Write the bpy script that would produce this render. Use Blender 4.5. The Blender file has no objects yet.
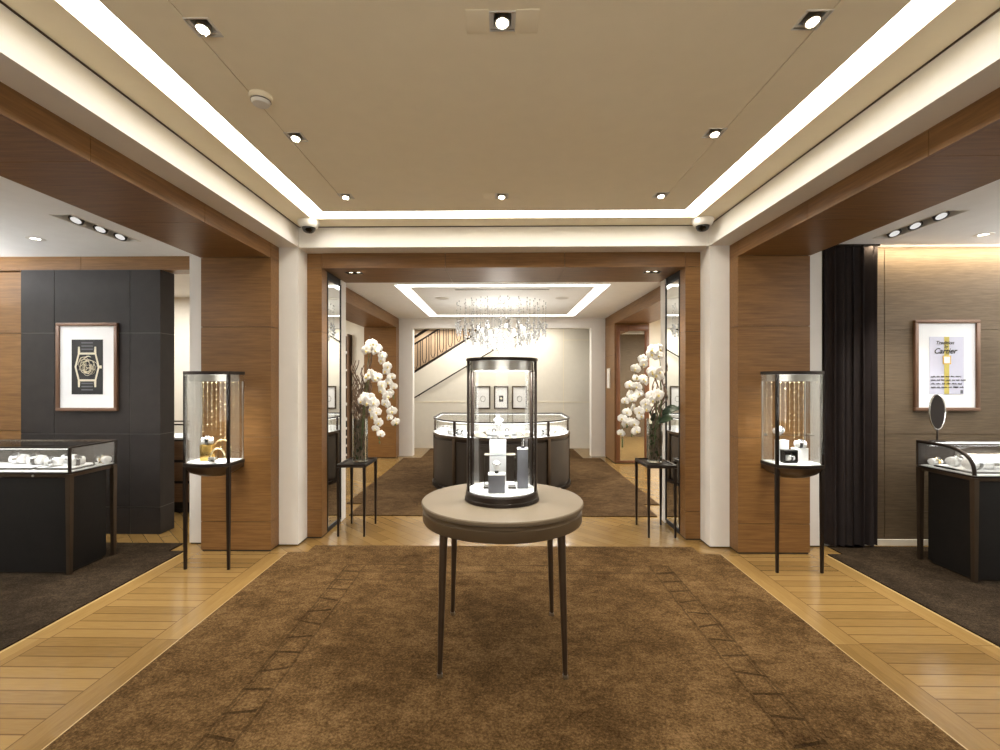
import bpy, math, random
from mathutils import Vector, Matrix
random.seed(7)
PI = math.pi
SC = bpy.context.scene
COL = SC.collection

# ------------------------------------------------------------------ materials
class NT:
    def __init__(s, name):
        s.m = bpy.data.materials.new(name); s.m.use_nodes = True
        s.n = s.m.node_tree.nodes; s.l = s.m.node_tree.links
        s.n.clear(); s.out = s.n.new('ShaderNodeOutputMaterial')
    def node(s, t, **k):
        x = s.n.new(t)
        for a, b in k.items(): setattr(x, a, b)
        return x
    def put(s, inp, v):
        if hasattr(v, 'links') or isinstance(v, bpy.types.NodeSocket): s.l.new(v, inp)
        else: inp.default_value = v
    def math(s, op, a, b=0.0, c=0.0):
        x = s.node('ShaderNodeMath', operation=op)
        s.put(x.inputs[0], a); s.put(x.inputs[1], b); s.put(x.inputs[2], c)
        return x.outputs[0]
    def coord(s, scale=(1, 1, 1), rot=(0, 0, 0)):
        tc = s.node('ShaderNodeTexCoord'); mp = s.node('ShaderNodeMapping')
        mp.inputs['Scale'].default_value = scale; mp.inputs['Rotation'].default_value = rot
        s.l.new(tc.outputs['Object'], mp.inputs['Vector']); return mp.outputs[0]
    def xyz(s):
        tc = s.node('ShaderNodeTexCoord'); sp = s.node('ShaderNodeSeparateXYZ')
        s.l.new(tc.outputs['Object'], sp.inputs[0]); return sp.outputs
    def noise(s, vec, scale=5, detail=3, rough=.55):
        x = s.node('ShaderNodeTexNoise'); s.l.new(vec, x.inputs['Vector'])
        x.inputs['Scale'].default_value = scale; x.inputs['Detail'].default_value = detail
        x.inputs['Roughness'].default_value = rough; return x.outputs[0]
    def ramp(s, fac, stops):
        x = s.node('ShaderNodeValToRGB'); s.l.new(fac, x.inputs[0])
        e = x.color_ramp.elements
        while len(e) < len(stops): e.new(.5)
        for i, (p, c) in enumerate(stops): e[i].position = p; e[i].color = (*c, 1)
        return x.outputs[0]
    def mix(s, f, a, b, blend='MIX'):
        x = s.node('ShaderNodeMix', data_type='RGBA', blend_type=blend)
        s.put(x.inputs[0], f)
        s.put(x.inputs[6], a if not isinstance(a, tuple) else (*a, 1)); s.put(x.inputs[7], b if not isinstance(b, tuple) else (*b, 1))
        return x.outputs[2]
    def bump(s, h, strength=.3, dist=.01):
        x = s.node('ShaderNodeBump'); x.inputs['Strength'].default_value = strength
        x.inputs['Distance'].default_value = dist; s.l.new(h, x.inputs['Height']); return x.outputs[0]
    def bsdf(s, color, rough=.5, metal=0., normal=None, spec=.5, coat=0., sheen=0.):
        b = s.node('ShaderNodeBsdfPrincipled')
        s.put(b.inputs['Base Color'], (*color, 1) if isinstance(color, tuple) else color)
        s.put(b.inputs['Roughness'], rough); b.inputs['Metallic'].default_value = metal
        b.inputs['Specular IOR Level'].default_value = spec
        b.inputs['Coat Weight'].default_value = coat
        b.inputs['Sheen Weight'].default_value = sheen
        if normal is not None: s.l.new(normal, b.inputs['Normal'])
        s.l.new(b.outputs[0], s.out.inputs[0]); return b

def plain(name, c, rough=.5, metal=0., spec=.5, vary=.06, coat=0.):
    t = NT(name)
    n = t.noise(t.coord((1, 1, 1)), 9, 3)
    lo = tuple(x * (1 - vary) for x in c); hi = tuple(min(1, x * (1 + vary)) for x in c)
    t.bsdf(t.ramp(n, [(.3, lo), (.7, hi)]), rough, metal, spec=spec, coat=coat)
    return t.m

def wood(name, scale, c0, c1, c2, rough=.42):
    t = NT(name)
    n = t.noise(t.coord(scale), 1.0, 4, .65)
    big = t.noise(t.coord((.8, .8, 1.6)), 1.3, 2)
    f = t.math('ADD', t.math('MULTIPLY', n, .72), t.math('MULTIPLY', big, .28))
    col = t.ramp(f, [(.32, c0), (.5, c1), (.68, c2)])
    t.bsdf(col, rough, normal=t.bump(n, .08, .004), spec=.35)
    return t.m

def emit(name, c, s):
    t = NT(name); e = t.node('ShaderNodeEmission')
    e.inputs[0].default_value = (*c, 1); e.inputs[1].default_value = s
    t.l.new(e.outputs[0], t.out.inputs[0]); return t.m

def pane_glass(name, tint=(.985, .993, .988), refl=1.0):
    t = NT(name)
    tr = t.node('ShaderNodeBsdfTransparent'); tr.inputs[0].default_value = (*tint, 1)
    gl = t.node('ShaderNodeBsdfGlossy'); gl.inputs['Roughness'].default_value = .02
    fr = t.node('ShaderNodeFresnel'); fr.inputs[0].default_value = 1.45
    mx = t.node('ShaderNodeMixShader')
    t.l.new(t.math('MULTIPLY', fr.outputs[0], refl), mx.inputs[0])
    t.l.new(tr.outputs[0], mx.inputs[1]); t.l.new(gl.outputs[0], mx.inputs[2])
    t.l.new(mx.outputs[0], t.out.inputs[0]); return t.m

W0, W1, W2 = (.135, .062, .018), (.195, .095, .029), (.262, .133, .044)
M = {}
M['wood_x'] = wood('oak_veneer_grain_x', (4, 60, 75), W0, W1, W2)
M['wood_y'] = wood('oak_veneer_grain_y', (60, 4, 75), W0, W1, W2)
M['wood_dark'] = wood('umber_veneer', (4, 60, 75), (.10, .055, .028), (.15, .085, .045), (.19, .11, .06))
M['wall_brown'] = wood('taupe_wall_panel', (6, 60, 90), (.085, .058, .032), (.118, .082, .047), (.155, .110, .065), .6)
M['wood_red'] = wood('walnut', (40, 40, 4), (.09, .038, .018), (.14, .06, .028), (.19, .085, .04), .35)
M['white_paint'] = plain('white_paint', (.76, .73, .68), .55, vary=.015)
M['cream'] = plain('cream_plaster', (.74, .70, .61), .6, vary=.02)
M['ceil_tan'] = plain('warm_ceiling_paint', (.87, .79, .60), .7, vary=.015)
M['ceil_white'] = plain('white_ceiling_paint', (.84, .845, .83), .7, vary=.02)
M['black_gap'] = plain('joint_black', (.02, .016, .013), .8)
M['leather'] = plain('charcoal_leather', (.030, .025, .0225), .55, spec=.25, vary=.12)
M['stitch'] = plain('stitch_grey', (.11, .10, .09), .6)
M['bronze'] = plain('bronze_metal', (.082, .056, .036), .36, .7, vary=.08)
M['bronze_top'] = plain('taupe_lacquer', (.165, .127, .083), .42, .1, spec=.35, vary=.03)
M['apron_bronze'] = plain('apron_bronze', (.105, .072, .040), .38, .4, vary=.05)
M['dark_bronze'] = plain('dark_bronze', (.024, .0165, .012), .38, .6, vary=.1)
M['black_lacquer'] = plain('black_lacquer', (.009, .0078, .0068), .5, spec=.25, vary=.15)
M['brown_panel'] = plain('umber_leather', (.031, .022, .015), .5, vary=.1)
M['steel'] = plain('brushed_steel', (.55, .53, .50), .3, 1.)
M['white_silk'] = plain('white_display_fabric', (.86, .86, .87), .6, vary=.02)
M['grey_suede'] = plain('grey_suede', (.13, .13, .145), .8, vary=.1)
M['gold'] = plain('gold', (.83, .55, .17), .24, .9)
M['pale_gold'] = plain('pale_gold', (.9, .78, .5), .2, .9)
M['black_rubber'] = plain('black_strap', (.02, .02, .022), .5)
M['silver'] = plain('silver', (.8, .8, .8), .15, 1.)
M['petal'] = plain('white_petal', (.90, .89, .86), .55, vary=.03)
M['lip'] = plain('petal_lip', (.75, .62, .25), .5)
M['leaf'] = plain('dark_leaf', (.028, .052, .024), .4, vary=.3)
M['stem'] = plain('green_stem', (.10, .14, .05), .5, vary=.2)
M['twig'] = plain('bleached_twig', (.17, .115, .08), .7, vary=.5)
M['moss'] = plain('wet_moss', (.045, .062, .022), .8, vary=.6)
M['poster_white'] = plain('mat_board', (.88, .88, .88), .6, vary=.01)
M['print_black'] = plain('print_black', (.009, .008, .007), .6, vary=.4)
M['print_lilac'] = plain('print_lilac', (.60, .60, .72), .6, vary=.02)
M['ink'] = plain('ink_black', (.015, .013, .014), .6)
M['print_gold'] = plain('print_gold', (.55, .45, .10), .5, vary=.15)
M['print_cream'] = plain('print_cream', (.74, .68, .52), .6, vary=.1)
M['frame_brown'] = plain('frame_walnut', (.16, .085, .05), .35, .2)
M['curtain'] = plain('black_brown_velvet', (.022, .0155, .015), .7, spec=.3, vary=.12)
M['camera_white'] = plain('white_plastic', (.72, .70, .64), .4)
M['mirror'] = NT('mirror_silver').m
t = NT('mirror_glass'); t.bsdf((.86, .88, .87), .015, 1.); M['mirror'] = t.m
M['glass'] = pane_glass('clear_glass_pane', refl=.4)
M['vase_glass'] = pane_glass('vase_glass', (.95, .97, .95), .7)
M['acrylic'] = pane_glass('acrylic', (.95, .97, .97), 1.8)
M['acrylic_edge'] = pane_glass('acrylic_edge', (.80, .84, .84), 3.)
M['smoke'] = pane_glass('smoked_dome', (.12, .12, .12), 1.5)
M['crystal'] = NT('crystal').m
t = NT('cut_crystal'); b = t.bsdf((.93, .95, .96), .05, 0.); b.inputs['Transmission Weight'].default_value = .55; b.inputs['IOR'].default_value = 1.6
M['crystal'] = t.m
M['cove'] = emit('cove_diffuser', (1., .955, .87), 7.5)
M['cove_back'] = emit('cove_diffuser_back', (1., .975, .93), 4.5)
M['lamp'] = emit('lamp_warm', (1., .90, .70), 9.)
M['lamp_cool'] = emit('lamp_neutral', (1., .97, .92), 9.)
M['lamp_soft'] = emit('lamp_soft', (1., .97, .92), .45)
M['led'] = emit('led_strip', (1., .97, .93), 2.2)

def parquet():
    t = NT('oak_parquet'); o = t.xyz()
    ax = t.math('ABSOLUTE', o[0]); y = o[1]
    u = t.math('SUBTRACT', ax, 1.80)
    border = t.math('MAXIMUM', t.math('LESS_THAN', u, .16), t.math('GREATER_THAN', u, .75))
    # cross boards in the middle, long boards at both edges
    py = t.math('DIVIDE', y, .09)
    idc = t.math('FLOOR', py); fc = t.math('FRACT', py)
    lx = t.math('FRACT', t.math('ADD', t.math('DIVIDE', u, .62), t.math('MULTIPLY', idc, .37)))
    idx = t.math('FLOOR', t.math('ADD', t.math('DIVIDE', u, .62), t.math('MULTIPLY', idc, .37)))
    linec = t.math('LESS_THAN', t.math('MULTIPLY', fc, .09), .008)
    idb = t.math('ADD', t.math('FLOOR', t.math('DIVIDE', y, 1.3)), t.math('MULTIPLY', t.math('FLOOR', t.math('DIVIDE', u, .08)), 7.3))
    lineb = t.math('LESS_THAN', t.math('FRACT', t.math('DIVIDE', y, 1.3)), .003)
    lineu = t.math('MAXIMUM', t.math('LESS_THAN', t.math('ABSOLUTE', t.math('SUBTRACT', u, .16)), .003), t.math('LESS_THAN', t.math('ABSOLUTE', t.math('SUBTRACT', u, .75)), .003))
    def pick(f, a, b): return t.math('ADD', t.math('MULTIPLY', b, f), t.math('MULTIPLY', a, t.math('SUBTRACT', 1., f)))
    ids = pick(border, t.math('MULTIPLY', idc, 3.1), idb)
    line = t.math('MAXIMUM', pick(border, linec, lineb), lineu)
    side = t.math('MULTIPLY', t.math('LESS_THAN', y, 3.93), t.math('GREATER_THAN', ax, 1.79))
    # herringbone-like boards elsewhere
    br = t.node('ShaderNodeTexBrick'); t.l.new(t.coord((1, 1, 1), (0, 0, PI / 4)), br.inputs['Vector'])
    br.inputs['Scale'].default_value = 1.; br.inputs['Brick Width'].default_value = .5; br.inputs['Row Height'].default_value = .1
    br.inputs['Mortar Size'].default_value = .0025; br.inputs['Color1'].default_value = (.2, .2, .2, 1); br.inputs['Color2'].default_value = (.85, .85, .85, 1)
    br.inputs['Mortar'].default_value = (0, 0, 0, 1)
    wn = t.node('ShaderNodeTexWhiteNoise', noise_dimensions='1D'); t.l.new(ids, wn.inputs['W'])
    tone_a = wn.outputs[0]
    bw = t.node('ShaderNodeRGBToBW'); t.l.new(br.outputs[0], bw.inputs[0])
    tone = pick(side, bw.outputs[0], tone_a)
    ln = pick(side, t.math('MULTIPLY', br.outputs['Fac'], .4), line)
    g1 = t.noise(t.coord((9, 90, 9)), 1, 3); g2 = t.noise(t.coord((90, 9, 9)), 1, 3)
    grain = pick(t.math('MULTIPLY', border, side), g1, g2)
    f = t.math('ADD', t.math('MULTIPLY', tone, .52), t.math('MULTIPLY', grain, .48))
    col = t.ramp(f, [(.15, (.165, .096, .030)), (.5, (.232, .140, .045)), (.85, (.29, .180, .062))])
    # pale inlay strip along the carpet edges
    inlay = t.math('MULTIPLY', side, t.math('MAXIMUM', t.math('LESS_THAN', u, .018), t.math('GREATER_THAN', u, .872)))
    col = t.mix(inlay, col, (.42, .29, .13))
    col = t.mix(t.math('MULTIPLY', ln, .65), col, (.075, .034, .011))
    t.bsdf(col, t.math('ADD', .13, t.math('MULTIPLY', grain, .14)), normal=t.bump(grain, .05, .002), spec=.5)
    return t.m
M['parquet'] = parquet()

def carpet(name, c0, c1, c2, carved=False):
    t = NT(name)
    fine = t.noise(t.coord((1, 1, 1)), 85, 5, .9)
    mid = t.noise(t.coord((1, 1.6, 1), (0, 0, .5)), 9, 7, .8)
    big = t.noise(t.coord((1, 1, 1)), 1.9, 6, .72)
    f = t.math('ADD', t.math('ADD', t.math('MULTIPLY', fine, .52), t.math('MULTIPLY', mid, .23)), t.math('MULTIPLY', big, .25))
    col = t.ramp(f, [(.41, c0), (.5, c1), (.59, c2)])
    h = t.math('ADD', fine, t.math('MULTIPLY', mid, .8))
    if carved:
        o = t.xyz(); ax = t.math('ABSOLUTE', t.math('SUBTRACT', o[0], .03))
        wob = t.math('MULTIPLY', t.math('SUBTRACT', t.noise(t.coord((1, 1, 1)), 7, 2), .5), .03)
        y = t.math('ADD', o[1], wob); axw = t.math('ADD', ax, wob)
        def ln(v, c, w): return t.math('LESS_THAN', t.math('ABSOLUTE', t.math('SUBTRACT', v, c)), w)
        inx = t.math('LESS_THAN', ax, 1.25); iny = t.math('LESS_THAN', o[1], 3.66)
        sides = t.math('MULTIPLY', t.math('MAXIMUM', ln(axw, 1.245, .007), t.math('MAXIMUM', ln(axw, 1.10, .006), ln(axw, 1.225, .004))), iny)
        ends = t.math('MULTIPLY', t.math('MAXIMUM', ln(y, 3.655, .007), t.math('MAXIMUM', ln(y, 3.515, .009), ln(y, 3.54, .005))), inx)
        ends = t.math('MULTIPLY', ends, t.math('GREATER_THAN', t.math('SUBTRACT', 1.3, ax), t.math('MULTIPLY', 0., ax)))
        between = t.math('MULTIPLY', t.math('GREATER_THAN', ax, 1.11), t.math('MULTIPLY', inx, iny))
        jit = t.node('ShaderNodeTexWhiteNoise', noise_dimensions='1D')
        t.l.new(t.math('FLOOR', t.math('DIVIDE', o[1], .15)), jit.inputs['W'])
        slant = t.math('MULTIPLY', t.math('SUBTRACT', ax, 1.17), t.math('MULTIPLY', t.math('SUBTRACT', jit.outputs[0], .5), .55))
        rung = t.math('MULTIPLY', t.math('LESS_THAN', t.math('ABSOLUTE', t.math('SUBTRACT', t.math('FRACT', t.math('DIVIDE', t.math('ADD', o[1], slant), .15)), .5)), .06), between)
        g = t.math('MULTIPLY', t.math('MAXIMUM', t.math('MULTIPLY', t.math('MAXIMUM', sides, ends), .62), rung), t.math('ADD', .35, t.math('MULTIPLY', t.noise(t.coord((1, 1, 1)), 6, 3), .95)))
        col = t.mix(t.math('MULTIPLY', g, .72), col, tuple(x * .25 for x in c0))  # groove shading mixed into the pile colour, besides the bump
        h = t.math('SUBTRACT', h, t.math('MULTIPLY', g, 1.6))
    t.bsdf(col, .95, normal=t.bump(h, .6, .006), spec=.05)
    return t.m
M['carpet_main'] = carpet('brown_sculpted_carpet', (.028, .0135, .0045), (.092, .052, .0195), (.205, .124, .053), True)
M['carpet_side'] = carpet('grey_brown_carpet', (.010, .0066, .0038), (.026, .0175, .0105), (.062, .044, .027))
M['carpet_back'] = carpet('tobacco_carpet', (.028, .0145, .006), (.074, .043, .019), (.15, .093, .043))

# ------------------------------------------------------------------ mesh builder
def icosphere(sub):
    import bmesh
    bm = bmesh.new(); bmesh.ops.create_icosphere(bm, subdivisions=sub, radius=1.)
    vs = [v.co.copy() for v in bm.verts]; fs = [[v.index for v in f.verts] for f in bm.faces]; bm.free(); return vs, fs
ICO = {1: icosphere(1), 2: icosphere(2), 3: icosphere(3)}

class MB:
    def __init__(s): s.v = []; s.f = []
    def add(s, vs, fs, mat=None):
        b = len(s.v)
        s.v += [(mat @ Vector(v)) if mat is not None else Vector(v) for v in vs]
        s.f += [[b + i for i in f] for f in fs]; return s
    def box(s, x0, x1, y0, y1, z0, z1, mat=None, bev=0.):
        if x0 > x1: x0, x1 = x1, x0
        if y0 > y1: y0, y1 = y1, y0
        if z0 > z1: z0, z1 = z1, z0
        if bev > 0:
            import bmesh
            bm = bmesh.new(); bmesh.ops.create_cube(bm, size=1.)
            for v in bm.verts: v.co = Vector((x0 + (v.co.x + .5) * (x1 - x0), y0 + (v.co.y + .5) * (y1 - y0), z0 + (v.co.z + .5) * (z1 - z0)))
            bmesh.ops.bevel(bm, geom=list(bm.edges), offset=bev, segments=2, affect='EDGES', profile=.5)
            bm.verts.index_update()
            s.add([v.co.copy() for v in bm.verts], [[v.index for v in f.verts] for f in bm.faces], mat); bm.free(); return s
        vs = [(x, y, z) for z in (z0, z1) for y in (y0, y1) for x in (x0, x1)]
        return s.add(vs, [(0, 2, 3, 1), (4, 5, 7, 6), (0, 1, 5, 4), (2, 6, 7, 3), (0, 4, 6, 2), (1, 3, 7, 5)], mat)
    def prism(s, poly, z0, z1, mat=None):          # poly in xy, counter-clockwise
        n = len(poly); vs = [(x, y, z0) for x, y in poly] + [(x, y, z1) for x, y in poly]
        fs = [tuple(reversed(range(n))), tuple(range(n, 2 * n))] + [(i, (i + 1) % n, n + (i + 1) % n, n + i) for i in range(n)]
        return s.add(vs, fs, mat)
    def loft(s, rings, close=True, mat=None, caps=True):
        n = len(rings[0]); vs = [p for r in rings for p in r]; fs = []
        for k in range(len(rings) - 1):
            for i in range(n if close else n - 1):
                j = (i + 1) % n; fs.append((k * n + i, k * n + j, (k + 1) * n + j, (k + 1) * n + i))
        if caps and close: fs += [tuple(reversed(range(n))), tuple(range((len(rings) - 1) * n, len(rings) * n))]
        return s.add(vs, fs, mat)
    def lathe(s, prof, n=40, c=(0, 0), mat=None, caps=True):   # prof [(r, z)]
        rings = [[(c[0] + r * math.cos(2 * PI * i / n), c[1] + r * math.sin(2 * PI * i / n), z) for i in range(n)] for r, z in prof]
        return s.loft(rings, True, mat, caps)
    def tube(s, pts, r, n=8, mat=None):
        pts = [Vector(p) for p in pts]; m = len(pts)
        rr = r if isinstance(r, (list, tuple)) else [r] * m
        rings = []; prev = None
        for i, p in enumerate(pts):
            d = (pts[min(i + 1, m - 1)] - pts[max(i - 1, 0)]).normalized()
            if prev is None:
                up = Vector((0, 0, 1)) if abs(d.z) < .9 else Vector((1, 0, 0)); a = d.cross(up).normalized()
            else: a = (prev - d * prev.dot(d)).normalized()
            prev = a; b = d.cross(a)
            rings.append([p + (a * math.cos(2 * PI * k / n) + b * math.sin(2 * PI * k / n)) * rr[i] for k in range(n)])
        return s.loft(rings, True, mat)
    def ball(s, c, r, sub=1, mat=None):
        v, f = ICO[sub]; r = r if isinstance(r, tuple) else (r, r, r)
        return s.add([(c[0] + p.x * r[0], c[1] + p.y * r[1], c[2] + p.z * r[2]) for p in v], f, mat)
    def ring(s, poly_out, poly_in, z0, z1):        # frame between two like polygons
        n = len(poly_out)
        vs = [(x, y, z) for z in (z0, z1) for P in (poly_out, poly_in) for x, y in P]
        fs = []
        for i in range(n):
            j = (i + 1) % n
            fs += [(i, j, 2 * n + j, 2 * n + i), (n + j, n + i, 3 * n + i, 3 * n + j), (j, i, n + i, n + j), (2 * n + i, 2 * n + j, 3 * n + j, 3 * n + i)]
        return s.add(vs, fs)
    def plate(s, x0, x1, y0, y1, z0, z1, holes):   # horizontal slab with rectangular holes
        xs = sorted({x0, x1, *[h[0] for h in holes], *[h[1] for h in holes]}); ys = sorted({y0, y1, *[h[2] for h in holes], *[h[3] for h in holes]})
        def solid(i, j):
            if i < 0 or j < 0 or i >= len(xs) - 1 or j >= len(ys) - 1: return False
            cx, cy = (xs[i] + xs[i + 1]) / 2, (ys[j] + ys[j + 1]) / 2
            return not any(h[0] < cx < h[1] and h[2] < cy < h[3] for h in holes)
        for i in range(len(xs) - 1):
            for j in range(len(ys) - 1):
                if not solid(i, j): continue
                a, b, c, d = xs[i], xs[i + 1], ys[j], ys[j + 1]
                vs = [(x, y, z) for z in (z0, z1) for y in (c, d) for x in (a, b)]
                fs = [(0, 2, 3, 1), (4, 5, 7, 6)]
                if not solid(i, j - 1): fs.append((0, 1, 5, 4))
                if not solid(i, j + 1): fs.append((2, 6, 7, 3))
                if not solid(i - 1, j): fs.append((0, 4, 6, 2))
                if not solid(i + 1, j): fs.append((1, 3, 7, 5))
                s.add(vs, fs)
        return s
    def panels(s, x0, x1, y0, y1, zs, gap=.006):
        for a, b in zip(zs, zs[1:]): s.box(x0, x1, y0, y1, a + gap / 2, b - gap / 2)
        return s
    def build(s, name, mat, parent=None, loc=None, smooth=True):
        me = bpy.data.meshes.new(name); me.from_pydata([tuple(v) for v in s.v], [], s.f); me.update()
        import bmesh
        bm = bmesh.new(); bm.from_mesh(me); bmesh.ops.recalc_face_normals(bm, faces=bm.faces); bm.to_mesh(me); bm.free()
        me.materials.append(M[mat] if isinstance(mat, str) else mat)
        if smooth:
            for p in me.polygons: p.use_smooth = True
            me.set_sharp_from_angle(angle=math.radians(35))
        o = bpy.data.objects.new(name, me); COL.objects.link(o)
        if parent is not None: o.parent = parent
        if loc is not None: o.location = loc
        return o

def thing(name, label, cat, loc=(0, 0, 0), rz=0., group=None):
    o = bpy.data.objects.new(name, None); COL.objects.link(o); o.empty_display_size = .05
    o.location = loc; o.rotation_euler = (0, 0, rz); o['label'] = label; o['category'] = cat
    if group: o['group'] = group
    return o
def tag(o, label, cat, group=None):
    o['label'] = label; o['category'] = cat
    if group: o['group'] = group
    return o
def struct(name, mb, mat):
    o = mb.build(name, mat); o['kind'] = 'structure'; return o
def dup(o, loc=None, rz=None, label=None, group=None, scale=None):
    c = o.copy(); COL.objects.link(c)
    if loc is not None: c.location = loc
    if rz is not None: c.rotation_euler = (0, 0, rz)
    if scale is not None: c.scale = (scale,) * 3
    if label: c['label'] = label
    if group: c['group'] = group
    def kids(src, dst):
        for ch in list(src.children):
            k = ch.copy(); COL.objects.link(k); k.parent = dst; kids(ch, k)
    kids(o, c); return c

def area(name, loc, size, power, color=(1, .95, .88), rot=(0, 0, 0), size_y=None, spread=PI):
    l = bpy.data.lights.new(name, 'AREA'); l.energy = power; l.color = color; l.size = size; l.spread = spread
    if size_y: l.shape = 'RECTANGLE'; l.size_y = size_y
    o = bpy.data.objects.new(name, l); COL.objects.link(o); o.location = loc; o.rotation_euler = rot; return o
def spot(name, loc, target, power, angle=70, blend=.7, color=(1, .87, .68), r=.03):
    l = bpy.data.lights.new(name, 'SPOT'); l.energy = power; l.color = color; l.spot_size = math.radians(angle); l.spot_blend = blend; l.shadow_soft_size = r
    o = bpy.data.objects.new(name, l); COL.objects.link(o); o.location = loc
    d = Vector(target) - Vector(loc); o.rotation_euler = d.to_track_quat('-Z', 'Y').to_euler(); return o
def point(name, loc, power, color=(1, .93, .82), r=.08):
    l = bpy.data.lights.new(name, 'POINT'); l.energy = power; l.color = color; l.shadow_soft_size = r
    o = bpy.data.objects.new(name, l); COL.objects.link(o); o.location = loc; return o

# ------------------------------------------------------------------ room shell
YB = -2.2
struct('floor', MB().box(-6.2, 6.2, YB, 11, -.08, 0), 'parquet')
ZC = 2.79
# main ceiling: border ring, cove slot, tan field with openings for the fittings
BX0, BX1, BY1 = 1.436, 1.588, 3.89
FY1 = 3.725
slot = .0022
DL = [(-1.145, 1.77), (1.142, 1.765), (-1.145, 2.575), (1.142, 2.565), (-1.145, 3.41), (1.142, 3.42), (-.01, 1.755), (-.01, 3.42)]
DLS = .045
holes = [(x - DLS, x + DLS, y - DLS, y + DLS) for x, y in DL]
for sx, xx in ((-1, -1.145), (1, 1.142)):
    g = xx + sx * .042
    ys = [.6] + sorted(y for x, y in DL if x == xx) + [3.41]
    for a, b_ in zip(ys, ys[1:]):
        a2 = a + (DLS if a > .7 else 0); b2 = b_ - DLS
        holes.append((g - slot, g + slot, a2, b2))
struct('ceiling', MB().plate(-BX0, BX0, .25, FY1, ZC, ZC + .12, holes), 'ceil_tan')
struct('ceiling_border', MB().plate(-1.80, 1.80, YB, 4.12, ZC, ZC + .06, [(-BX1, BX1, .1, BY1)]), 'ceil_tan')
struct('ceiling_void', MB().box(-1.9, 1.9, YB, 4.2, ZC + .125, ZC + .2), 'ceil_tan')
ring_o = [(-BX1, .1), (BX1, .1), (BX1, BY1), (-BX1, BY1)]; ring_i = [(-BX0, .25), (BX0, .25), (BX0, FY1), (-BX0, FY1)]
tag(MB().ring(ring_o, ring_i, ZC + .038, ZC + .048).build('cove_light', 'cove'), 'glowing white cove strip framing the flat tan ceiling of the main room', 'cove light')

# frieze (white cornice box) on three sides
fz0 = 2.61
struct('trim_1', MB().box(-1.97, -1.785, YB, 4.30, fz0, ZC + .1), 'white_paint')
struct('trim_2', MB().box(1.785, 1.97, YB, 4.30, fz0, ZC + .1), 'white_paint')
for sx_, nm_ in ((-1, 'gap_shade_1'), (1, 'gap_shade_2')): struct(nm_, MB().box(sx_ * 1.779, sx_ * 1.7845, YB, 4.0845, 2.783, 2.7895), 'bronze')  # dark strips standing in for the shadow gap above the frieze
struct('gap_shade_3', MB().box(-1.7785, 1.7785, 4.085, 4.0895, 2.783, 2.7895), 'bronze')  # shadow gap drawn as a dark strip on the portal side too
struct('trim_3', MB().box(-1.785, 1.785, 4.09, 4.30, fz0, ZC + .1), 'white_paint')

PZ = [0.012, .252, .968, 1.899, 2.485]
for sx, side in ((-1, 'left'), (1, 'right')):
    def bx(mb, a, b_, *r): return mb.box(sx * a, sx * b_, *r)
    # oak pillar, stacked panels over a dark core
    m = MB()
    for a, b_ in zip(PZ, PZ[1:]):
        m.box(sx * 1.96, sx * 2.555, 3.945, 4.29, a + .002, b_ - .002)
    struct('pillar_' + side, m, 'wood_x')
    struct('pillar_core_' + side, bx(MB(), 1.968, 2.547, 3.953, 4.285, 0, 2.6), 'black_gap')
    # oak beam over the side opening
    fas = MB(); sof = MB(); core = MB()
    ysg = [YB, -.6, .42, 1.32, 2.2, 3.06, 3.945]
    for a, b_ in zip(ysg, ysg[1:]):
        fas.box(sx * 1.96, sx * 1.985, a + .002, b_ - .002, 2.485, 2.615)
        sof.box(sx * 1.9855, sx * 2.555, a + .002, b_ - .002, 2.485, 2.50)
    fas.box(sx * 1.96, sx * 1.985, 3.947, 4.29, 2.487, 2.615)
    struct('beam_fascia_' + side, fas, 'wood_y'); struct('beam_soffit_' + side, sof, 'wood_x')
    struct('beam_core_' + side, bx(MB(), 1.99, 2.55, YB, 4.29, 2.503, 2.9), 'black_gap')
    # white pilaster in the corner and the white wall end beyond the pillar
    struct('pilaster_' + side, bx(MB(), 1.79, 1.958, 4.085, 4.285, .012, 2.61), 'white_paint')
    struct('wall_end_' + side, bx(MB(), 2.558, 2.77, 4.12, 4.93, .012, 2.62), 'white_paint')
    struct('wall_partition_' + side, bx(MB(), 1.82, 2.556, 4.295, 4.93, 0, 2.9), 'cream')
    struct('baseboard_' + side, bx(MB(), 1.795, 2.76, 4.125, 4.28, 0, .012), 'black_gap')
    # oak jamb of the middle portal
    m = MB()
    for a, b_ in zip([.012, .26, 1.89, 2.475, 2.61], [.26, 1.89, 2.475, 2.61]):
        m.box(sx * 1.655, sx * 1.815, 4.28, 4.41, a + .002, b_ - .002)
    struct('portal_jamb_' + side, m, 'wood_x')
    struct('portal_jamb_core_' + side, bx(MB(), 1.663, 1.815, 4.288, 4.93, 0, 2.9), 'black_gap')
    struct('portal_trim_' + side, bx(MB(), 1.652, 1.815, 4.80, 4.935, 0, 2.475), 'white_paint')
    # side-room ceiling with a recessed trough for the spots
    tx0, tx1 = 3.06, 3.20
    h = [(sx * tx0, sx * tx1, 3.28, 3.92)] if sx > 0 else [(-tx1, -tx0, 3.28, 3.92)]
    h.append((sx * 3.87 - .05, sx * 3.87 + .05, 3.79, 3.89))
    x0, x1 = sorted((sx * 2.557, sx * 6.2))
    struct('ceiling_' + side, MB().plate(x0, x1, YB, 4.42 if sx < 0 else 4.3, 2.62, 2.66, h), 'ceil_white')
    struct('ceiling_void_' + side, MB().box(x0, x1, YB, 4.6, 2.74, 2.78), 'ceil_white')
    struct('wall_outer_' + side, MB().box(sx * 6.2, sx * 6.3, YB, 11, 0, 2.8), 'cream')

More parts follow.
